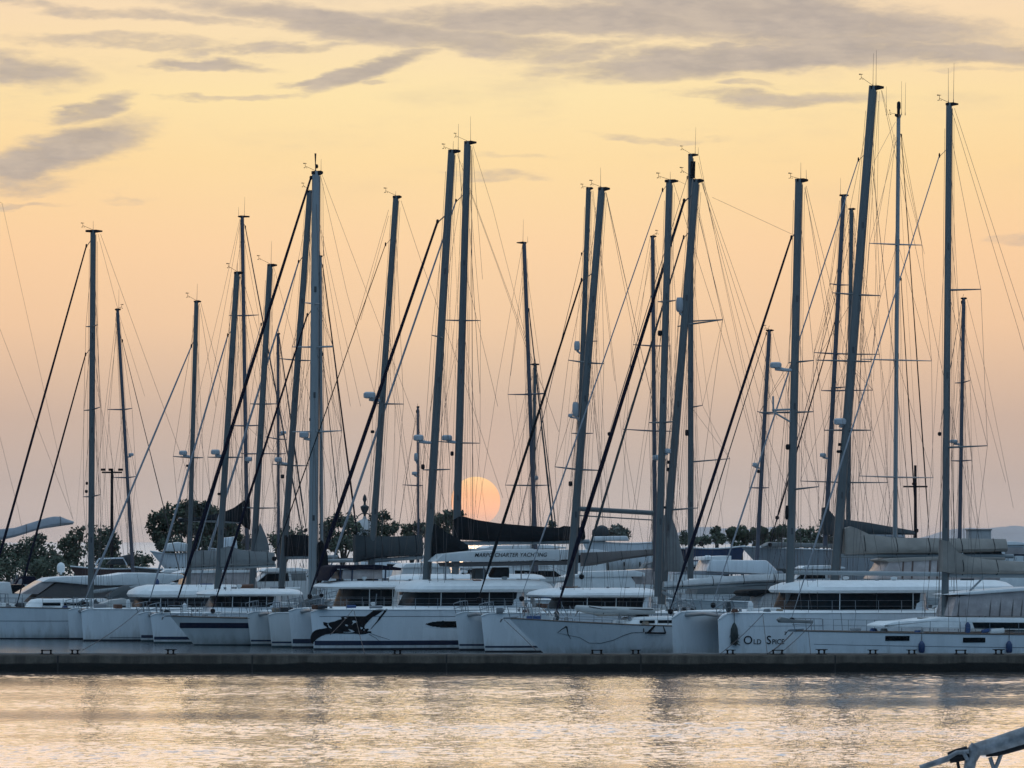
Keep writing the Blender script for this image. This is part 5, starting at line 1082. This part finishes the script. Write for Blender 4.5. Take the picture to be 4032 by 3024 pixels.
b = ashore('old red brown wooden boat ashore with a white folded cover on top', 278, 575, 2230, 408, 1.5, REDH)
MB().tube([(2.0 if b.sg > 0 else -2, -.9, 1.6), (2.3, -.9, 2.1), (4.2, -.9, 2.15), (4.5, -.9, 1.6)], .06, 6).tube([(2.0, .9, 1.6), (2.3, .9, 2.1), (4.2, .9, 2.15), (4.5, .9, 1.6)], .06, 6).build('folded_cover', GEL, b.root)
Sh(b).slab([(415, 2224), (440, 2200), (520, 2180), (530, 2224)], .9, CHAR, 'tarpaulin', .2)
b = ashore('white motor boat ashore under the big round tree', 592, 745, 2170, 412, 1.7, GEL, rk=1.4); Sh(b).slab([(640, 2172), (660, 2140), (700, 2134), (740, 2140), (745, 2172)], .9, GEL2, 'cabin', .15)
b = ashore('brown tarpaulin covered boat ashore beside the red brown boat', 520, 800, 2232, 404, 1.2, BROWN)
b = ashore('pale flybridge boat ashore seen between the stout masts', 820, 1010, 2158, 420, 1.8, GEL2, rk=1.1); Sh(b).slab([(860, 2160), (878, 2118), (930, 2112), (936, 2160)], .9, GEL, 'cabin', .1); Sh(b).slab([(950, 2140), (960, 2120), (1010, 2118), (1012, 2142)], .9, CHAR, 'canopy', .1)
b = ashore('large grey hulled boat ashore with flared bow, largest of the boats on land', 2916, 3700, 2152, 402, 3.2, GELG, rk=3.0)
Sh(b).slab([(3110, 2190), (3130, 2180), (3230, 2182), (3240, 2196)], 1.2, NAVYP, 'window_band', .03); Sh(b).slab([(3000, 2154), (3040, 2134), (3300, 2142), (3300, 2158)], 1.4, GREYC, 'deckhouse', .15)
Sh(b).slab([(3120, 2272), (3125, 2258), (3340, 2262), (3340, 2284)], 1.7, BROWN, 'side_skirt', .05)
b = ashore('blue hulled boat ashore behind the cabin cruiser with the radome', 2700, 2934, 2150, 410, 1.6, BLUEH, left=False, rk=.5)
b = ashore('white motor boat ashore beneath the bare boom', 2290, 2580, 2128, 425, 2.2, GEL, rk=1.0); Sh(b).slab([(2330, 2130), (2340, 2112), (2470, 2110), (2480, 2130)], 1.0, GEL2, 'cabin', .12)
b = ashore('dark blue hulled boat ashore by the hedge near the grey sail cover', 2640, 2735, 2150, 418, 1.5, NAVYP, rk=.8)

# ---- floodlight poles
def flood(px, py0, py1, Y, wd, label, cross):
    b = P(px, py1, Y); b.z = 1.3; t = P(px, py0, Y).z - 1.3; k = Y / FPX
    r = empty('floodlight_pole', b); tag(r, label, 'lamp post')
    MB().tube([(0, 0, 0), (0, 0, t)], [.17, .11], 10).build('pole', BLACK, r)
    c = MB().box((0, 0, t - cross[2] * k), (cross[1] * k, .12, .14)).build('crossbar', BLACK, r, bevel=.02)
    for f in cross[3]: MB().box((f * k, -.1, t + (6 - cross[2]) * k + .1), (.4, .3, .2)).build('lamp', CLEATM, r, bevel=.04)
flood(440, 1850, 2250, 430, 13, 'tall dark floodlight pole with a lamp bar, beside the leaning dark mast', (0, 80, 10, (-34, -4, 34)))
flood(3605, 1832, 2250, 430, 12, 'dark floodlight pole with a crossbar, beside the slender mast with wide spreaders', (0, 96, 84, (-4,)))

# ---- bell tower with a domed lantern
def belltower():
    Y = 470; b = P(1436, 2150, Y); b.z = 1.3; k = Y / FPX; r = empty('bell_tower', b); tag(r, 'small pale domed tower with an urn finial among the trees', 'tower')
    zt = P(1436, 2052, Y).z - 1.3
    MB().box((0, 0, zt / 2 - .4), (1.9, 1.9, zt - .8)).build('wall', PLASTER, r, bevel=.05)
    MB().lathe((0, 0, zt - .8), [(1.25, 0), (1.15, .12), (.95, .5), (.55, .85), (.2, 1.0), (.12, 1.25)], 16).build('dome', PLASTER, r)
    MB().lathe((0, 0, zt + .4), [(.1, 0), (.12, .2), (.36, .7), (.40, .95), (.12, 1.1), (.1, 1.35), (.2, 1.6), (.14, 1.9), (.02, 2.1)], 12).build('finial', CHAR, r)
    mb = MB(); mb.tube([(1.0 * math.cos(a), 0, zt - .6 + 1.35 * math.sin(a)) for a in [math.pi * i / 10 for i in range(11)]], .05, 6); mb.build('arch', CHAR, r)
belltower()
bb = P(3853, 2120, 520); bb.z = 1.4; r = empty('shore_building', bb); tag(r, 'low pale flat roofed building on the far shore beyond the beige sail covers', 'building')
zt = P(3853, 2088, 520).z - 1.4; MB().box((0, 0, zt / 2), (2.3, 3, zt)).build('wall', PLASTER, r); MB().box((0, 0, zt + .06), (2.5, 3.2, .12)).build('roof', GREYC, r)
for i in (-.7, 0, .7): MB().box((i, -1.505, zt * .6), (.35, .05, .6)).build('window', GLASS, r)

# ---- trees
def tree(label, px, Y, outline, leaf, name='tree', n=900, size=.34, trunk=True, grp='trees along the shore behind the boats'):
    """outline: blobs (x, y, rx, ry) in pixels that make up the crown"""
    k = Y / FPX; b = P(px, 2200, Y); b.z = 1.35
    r = empty(name, b); tag(r, label, 'tree' if 'shrub' not in name else 'shrub', grp)
    mb = MB(); rn = random.Random(int(px)); tot = sum(rx * ry for _, _, rx, ry in outline)
    for x, y, rx, ry in outline:
        c = P(x, y, Y) - b; cx, cz = c.x, c.z; ax, az = rx * k, ry * k; ay = max(ax, az) * .9
        nc = max(5, int(16 * rx * ry / tot * len(outline)))
        cl = []
        for _ in range(nc):
            a, e = rn.uniform(0, 6.28), rn.uniform(-.7, 1.0); q = rn.uniform(.55, 1.0)
            cl.append((cx + ax * q * math.cos(a) * math.sqrt(1 - e * e), ay * q * math.sin(a) * math.sqrt(1 - e * e), cz + az * q * e, rn.uniform(.28, .5) * min(ax, az) + .12))
        for _ in range(int(n * rx * ry / tot)):
            c0 = rn.choice(cl) if rn.random() < .82 else (cx, 0, cz, min(ax, az) * .8)
            d = Vector((rn.gauss(0, 1), rn.gauss(0, 1), rn.gauss(0, 1))).normalized() * c0[3] * rn.uniform(.3, 1.12)
            p = Vector((c0[0], c0[1], c0[2])) + d; s = size * rn.uniform(.5, 1.15)
            u_ = Vector((rn.gauss(0, 1), rn.gauss(0, 1), rn.gauss(0, 1))).normalized(); v_ = u_.orthogonal().normalized()
            mb.add([p - u_ * s * .5, p + v_ * s * .32, p + u_ * s * .5, p - v_ * s * .32], [(0, 1, 2, 3)])
    mb.build('crown', leaf, r, smooth=False)
    if trunk:
        t = MB(); top = sum((P(x, y, Y) - b).z for x, y, _, _ in outline) / len(outline)
        t.tube([(0, 0, -.2), (.05, 0, top * .4), (-.05, 0, top * .9)], [.22, .16, .06], 8)
        for x, y, rx, ry in outline[:8]:
            c = P(x, y, Y) - b; t.tube([(0, 0, top * .45), (c.x * .6, rn.uniform(-.4, .4), (c.z + top * .45) * .5), (c.x, 0, c.z)], [.10, .07, .03], 5)
        t.build('trunk', TRUNK, r)
tree('broad dark shrub like tree at the frame edge under the wing like boom', 30, 436, [(20, 2175, 60, 38), (75, 2165, 40, 40), (-40, 2180, 60, 40), (50, 2215, 90, 40)], LEAF, n=1500)
tree('ragged leafy tree just beyond the plain sloop, thin twigs against the sky', 140, 440, [(130, 2150, 40, 40), (165, 2128, 26, 28), (110, 2185, 50, 40), (190, 2185, 40, 45), (150, 2220, 80, 40)], LEAF2, n=1700)
tree('dark tree with a feathery top right of the ragged one by the front mast', 300, 444, [(255, 2150, 30, 34), (300, 2120, 30, 34), (285, 2170, 50, 40), (320, 2090, 16, 24), (270, 2210, 70, 40)], LEAF, n=1700)
tree('rounded tree beside the grey mast of the plain sloop, light gap at its side', 410, 438, [(395, 2110, 40, 40), (430, 2130, 34, 40), (455, 2155, 30, 28), (385, 2160, 60, 45), (425, 2200, 60, 40)], LEAF, n=2000)
tree('low bushes in the sky gap between the rounded tree and the pine', 545, 446, [(540, 2200, 26, 22), (575, 2210, 30, 26), (520, 2222, 40, 20)], LEAF2, name='shrub', n=700, trunk=False)
tree('big dark stone pine with a rounded two lobed crown', 740, 446, [(615, 2055, 38, 34), (650, 2035, 40, 30), (620, 2110, 44, 40), (700, 2020, 50, 38), (755, 2000, 45, 32), (800, 2018, 46, 36), (700, 2080, 75, 45), (790, 2075, 75, 45), (850, 2055, 45, 40), (890, 2070, 45, 40), (640, 2155, 30, 40), (840, 2120, 70, 40)], LEAF, n=6500, size=.40)
tree('low dark tree behind the masts between the black sail bag and the tall mast', 960, 452, [(920, 2100, 40, 40), (960, 2140, 45, 40), (880, 2130, 40, 50)], LEAF, n=1600)
tree('thin bushy tree beside the pale mast cover', 1105, 448, [(1080, 2130, 34, 30), (1130, 2110, 30, 34), (1170, 2120, 34, 40), (1130, 2150, 60, 30)], LEAF2, n=1300)
tree('wide loose tree at the tallest mast, near the domed tower', 1350, 452, [(1290, 2080, 30, 40), (1330, 2050, 34, 36), (1370, 2070, 36, 42), (1300, 2130, 50, 50), (1370, 2130, 45, 40), (1400, 2090, 22, 30)], LEAF2, n=2600)
tree('clumped tree at the domed tower with sky showing under it', 1510, 452, [(1480, 2040, 26, 26), (1515, 2035, 22, 20), (1490, 2080, 34, 30), (1530, 2090, 26, 24), (1560, 2080, 18, 18), (1480, 2120, 50, 34)], LEAF, n=1700)
tree('dark spiky bush between the thin mast and the pair of thick masts', 1620, 454, [(1600, 2090, 20, 26), (1635, 2075, 22, 22), (1660, 2085, 22, 26), (1620, 2120, 50, 24)], LEAF, n=1000)
tree('leafy tree just below the setting sun at the pair of thick masts', 1760, 450, [(1730, 2060, 30, 34), (1765, 2035, 30, 28), (1800, 2020, 22, 18), (1720, 2105, 40, 40), (1790, 2070, 40, 40), (1815, 2030, 18, 14), (1760, 2130, 60, 34)], LEAF2, n=2400)
tree('small bush peeking over the sagging black sail cover', 2010, 460, [(1990, 2078, 20, 12), (2170, 2068, 18, 16), (2030, 2090, 50, 14)], LEAF2, name='shrub', n=600, trunk=False)
tree('pale flowering bush on the wall beneath the bare boom', 2430, 446, [(2425, 2095, 32, 22), (2460, 2105, 24, 18), (2400, 2105, 22, 16), (2440, 2080, 14, 12)], LEAF3, name='shrub', n=1100, trunk=False)
tree('small dark conifer like bush before the pale hills', 2820, 462, [(2818, 2100, 18, 20), (2825, 2085, 10, 12), (2830, 2122, 30, 14), (2760, 2132, 50, 14), (2700, 2120, 22, 20)], LEAF, n=1100)
tree('long low hedge at the foot of the pale hills, behind the grey hulled boat', 3180, 458, [(3120, 2120, 30, 26), (3160, 2105, 26, 26), (3200, 2110, 34, 30), (3250, 2090, 30, 40), (3285, 2080, 22, 40), (3220, 2140, 110, 24), (3310, 2120, 40, 40)], LEAF2, name='hedge_tree', n=2600)
tree('low hedge filling the shore under the ragged trees by the plain sloop', 250, 432, [(0, 2250, 90, 55), (110, 2245, 110, 60), (230, 2250, 110, 55), (350, 2255, 110, 50), (450, 2240, 70, 45), (540, 2260, 60, 35)], LEAF2, name='hedge_tree', n=4200, trunk=False)
tree('low hedge in which the round clipped trees stand', 2900, 444, [(2700, 2134, 60, 14), (2790, 2128, 60, 18), (2880, 2116, 60, 20), (2960, 2118, 60, 22), (3050, 2112, 60, 24), (3000, 2140, 160, 16)], LEAF2, name='hedge_tree', n=2600, trunk=False)
tree('dark undergrowth below the big stone pine', 800, 434, [(700, 2150, 80, 34), (820, 2150, 80, 34), (930, 2165, 70, 26)], LEAF, name='hedge_tree', n=1600, trunk=False)
tree('dark undergrowth along the shore around the domed tower', 1480, 446, [(1330, 2150, 90, 26), (1460, 2148, 90, 24), (1590, 2146, 90, 20), (1720, 2150, 90, 20)], LEAF, name='hedge_tree', n=1800, trunk=False)
def ball_tree(px, py, rr, i):
    Y = 440 + 3 * math.sin(i * 2.1); rr *= (1.0, 1.15, .8, 1.05, .72, 1.1)[i]; k = Y / FPX; b = P(px, 2200, Y); b.z = 1.35; r = empty('clipped_tree', b)
    tag(r, ('round clipped tree nearest the small dark conifer bush', 'round clipped tree touching the first one', 'round clipped tree left of the slim dark mast foot'.replace('left of', 'on the near side of'), 'round clipped tree just past the slim dark mast foot', 'round clipped tree by the dark furled sail', 'round clipped tree against the white mast of the lettered catamaran')[i], 'tree', 'round clipped trees')
    c = P(px, py, Y) - b; rn = random.Random(i + 50); mb = MB(); a = rr * k
    for _ in range(520):
        d = Vector((rn.gauss(0, 1), rn.gauss(0, 1), rn.gauss(0, 1))).normalized(); p = Vector((0, 0, c.z)) + d * a * rn.uniform(.75, 1.12) * (1 + .16 * math.sin(3 * d.x + i) + .14 * math.sin(4 * d.z + 2 * i)); s = .26 * rn.uniform(.6, 1.2)
        u_ = (d.orthogonal().normalized() + d * rn.uniform(-.6, .6)).normalized(); v_ = d.cross(u_).normalized()
        mb.add([p - u_ * s * .5, p + v_ * s * .4, p + u_ * s * .5, p - v_ * s * .4], [(0, 1, 2, 3)])
    mb.build('crown', LEAF, r, smooth=False); MB().tube([(0, 0, -.1), (0, 0, c.z)], [.12, .07], 7).build('trunk', TRUNK, r)
for i, (x, y, q) in enumerate(((2880, 2095, 22), (2922, 2097, 24), (2968, 2098, 20), (3002, 2096, 22), (3050, 2098, 20), (3078, 2092, 24))): ball_tree(x, y, q, i)
# rounded canvas cover ashore, seen before the sky
bb = P(2360, 2120, 436); bb.z = 1.35; r = empty('covered_engine', bb); tag(r, 'hooded round canvas cover standing dark against the sky near the pale bush', 'canvas cover')
zt = P(2360, 2068, 436).z - 1.35
MB().rings([ell_ring((0, 0), .3, .3, 0, 12), ell_ring((.05, 0), .5, .4, zt - 1.1, 12), ell_ring((.1, 0), .75, .5, zt - .8, 12), ell_ring((.1, 0), .72, .5, zt - .45, 12), ell_ring((.18, 0), .48, .4, zt - .15, 12), ell_ring((.22, 0), .12, .1, zt, 12)]).build('cover', CHAR, r)

# ---- mooring ropes to the pier
def rope(p0, p1, D0, label, sag=.15, r_=.017, q=None):
    a = P(p0[0], p0[1], D0); b = P(p1[0], p1[1], PY + .6); b.z = max(b.z, PZ + .05); pts = []
    o = a.copy()
    for i in range(13): f = i / 12; pts.append(a + (b - a) * f - o - Vector((0, 0, sag * 4 * f * (1 - f))))
    m = MB().tube(pts, r_, 6).build('mooring_rope', ROPE); m.location = o; tag(m, label, 'rope', 'mooring ropes to the pier')
rope((3008, 2414), (2836, 2576), 261, 'rope from the lettered catamaran foredeck slanting down past the black fender', .1)
rope((3004, 2424), (3021, 2576), 260, 'near vertical rope dropping through the dark serif lettering', .02)
rope((3122, 2490), (3022, 2576), 258, 'thick twisted rope slanting from the long white sloop bow to the lettering', .08, .03)
rope((3196, 2458), (3070, 2574), 258, 'long straight rope from the long white sloop bow to the cleat below the lettering', .05)
rope((3183, 2484), (3192, 2578), 258, 'short upright rope at the striped bow of the long white sloop', .01)
rope((1394, 2405), (1436, 2574), 288, 'rope running straight down across the painted manta ray', .06)
rope((1390, 2400), (1300, 2500), 288, 'light rope crossing the manta ray wing', .05)
rope((1985, 2440), (2110, 2560), 272, 'rope hanging from the raked bow of the swoosh sloop', -.02)
rope((560, 2395), (325, 2560), 314, 'rope slanting across the two narrow white bows', .15)

# ---- davit arm close to the viewer
def davit():
    D = 30.0; k = D / FPX; o = P(3833, 2950, D); base = Vector((o.x, D, 0)); r = empty('davit', base); tag(r, 'grey steel davit arm with clamp and struts, close to the viewer in the lower corner', 'davit')
    def p(x, y, dy=0): q = P(x, y, D); return Vector((q.x - base.x, dy, q.z))
    sm = mat('worn_grey_steel', (0.19, 0.195, 0.205), 0.34, 0.5, 16.0, spec=.7, bump=.2)
    MB().tube([p(3826, 2954), p(3870, 2946), p(3930, 2932), p(4032, 2900), p(4300, 2810), p(4600, 2700)], [.036, .045, .052, .056, .06, .06], 16).build('arm', sm, r)
    MB().tube([p(3880, 2966), p(3930, 2955), p(4032, 2924), p(4300, 2836), p(4600, 2726)], [.022, .034, .038, .040, .040], 10).build('arm_channel', BLACK, r)
    MB().tube([p(3850, 2945), p(3834, 2962), p(3822, 2995), p(3814, 3040), (p(3810, 3100)), Vector((-.02, 0, 0))], [.05, .044, .036, .034, .034, .05], 14).build('post', sm, r)
    MB().tube([p(3622, 3024), p(3735, 2986), p(3830, 2958)], [.017, .019, .022], 12).build('boom_tip', sm, r)
    q = MB(); q.tube([p(3736, 2984), p(3770, 2974), p(3812, 2964)], [.034, .040, .042], 12); q.build('clamp', BLACK, r)
    q = MB(); q.tube([p(3728, 2984, -.03), p(3765, 2962, -.045), p(3812, 2958, -.045)], .014, 8); q.tube([p(3790, 2960, -.05), p(3806, 2990, -.05)], .012, 8); q.build('clamp_bolt', sm, r)
    MB().tube([p(3898, 2982), p(3912, 3024), p(3926, 3060), p(3950, 3300)], .013, 8).build('strut', sm, r)
    MB().tube([p(3942, 2968), p(3930, 3000), p(3912, 3040), p(3890, 3300)], .013, 8).build('strut', sm, r)
    MB().tube([p(3768, 2985), p(3776, 3030), p(3790, 3300)], .010, 8).build('strut', BLACK, r)
    MB().box((0, 0, .3), (1.2, 1.2, .9)).build('footing', mat('pier_footing', (0.2, 0.19, 0.18), .9), r, bevel=.05)
    MB().tube([p(4600, 2700), Vector((p(4600, 2700).x, 0, .6))], .06, 12).build('post', sm, r)
davit()

# ---- the setting sun
def sun():
    Y = 30000.0; c = P(1873, 1974, Y); rr = 97 / FPX * Y
    m, t, e = emis('sun_disc', (1, .6, .3, 1)); g_ = t.new('ShaderNodeTexCoord').outputs['Generated']; sp = t.new('ShaderNodeSeparateXYZ'); t.l.new(g_, sp.inputs[0])
    e.inputs[1].default_value = 1.15; t.l.new(t.ramp(sp.outputs[2], [(0.0, lin(216, 186, 172)), (.10, lin(236, 186, 160)), (.30, lin(255, 190, 152)), (.65, lin(255, 190, 142)), (1.0, lin(255, 208, 150))]), e.inputs[0])
    MB().ball((0, 0, 0), rr, 48, 32).build('sun', m).location = c
    s = bpy.data.objects['sun']; tag(s, 'pale orange setting sun disc low over the trees between the masts', 'sun')
sun()
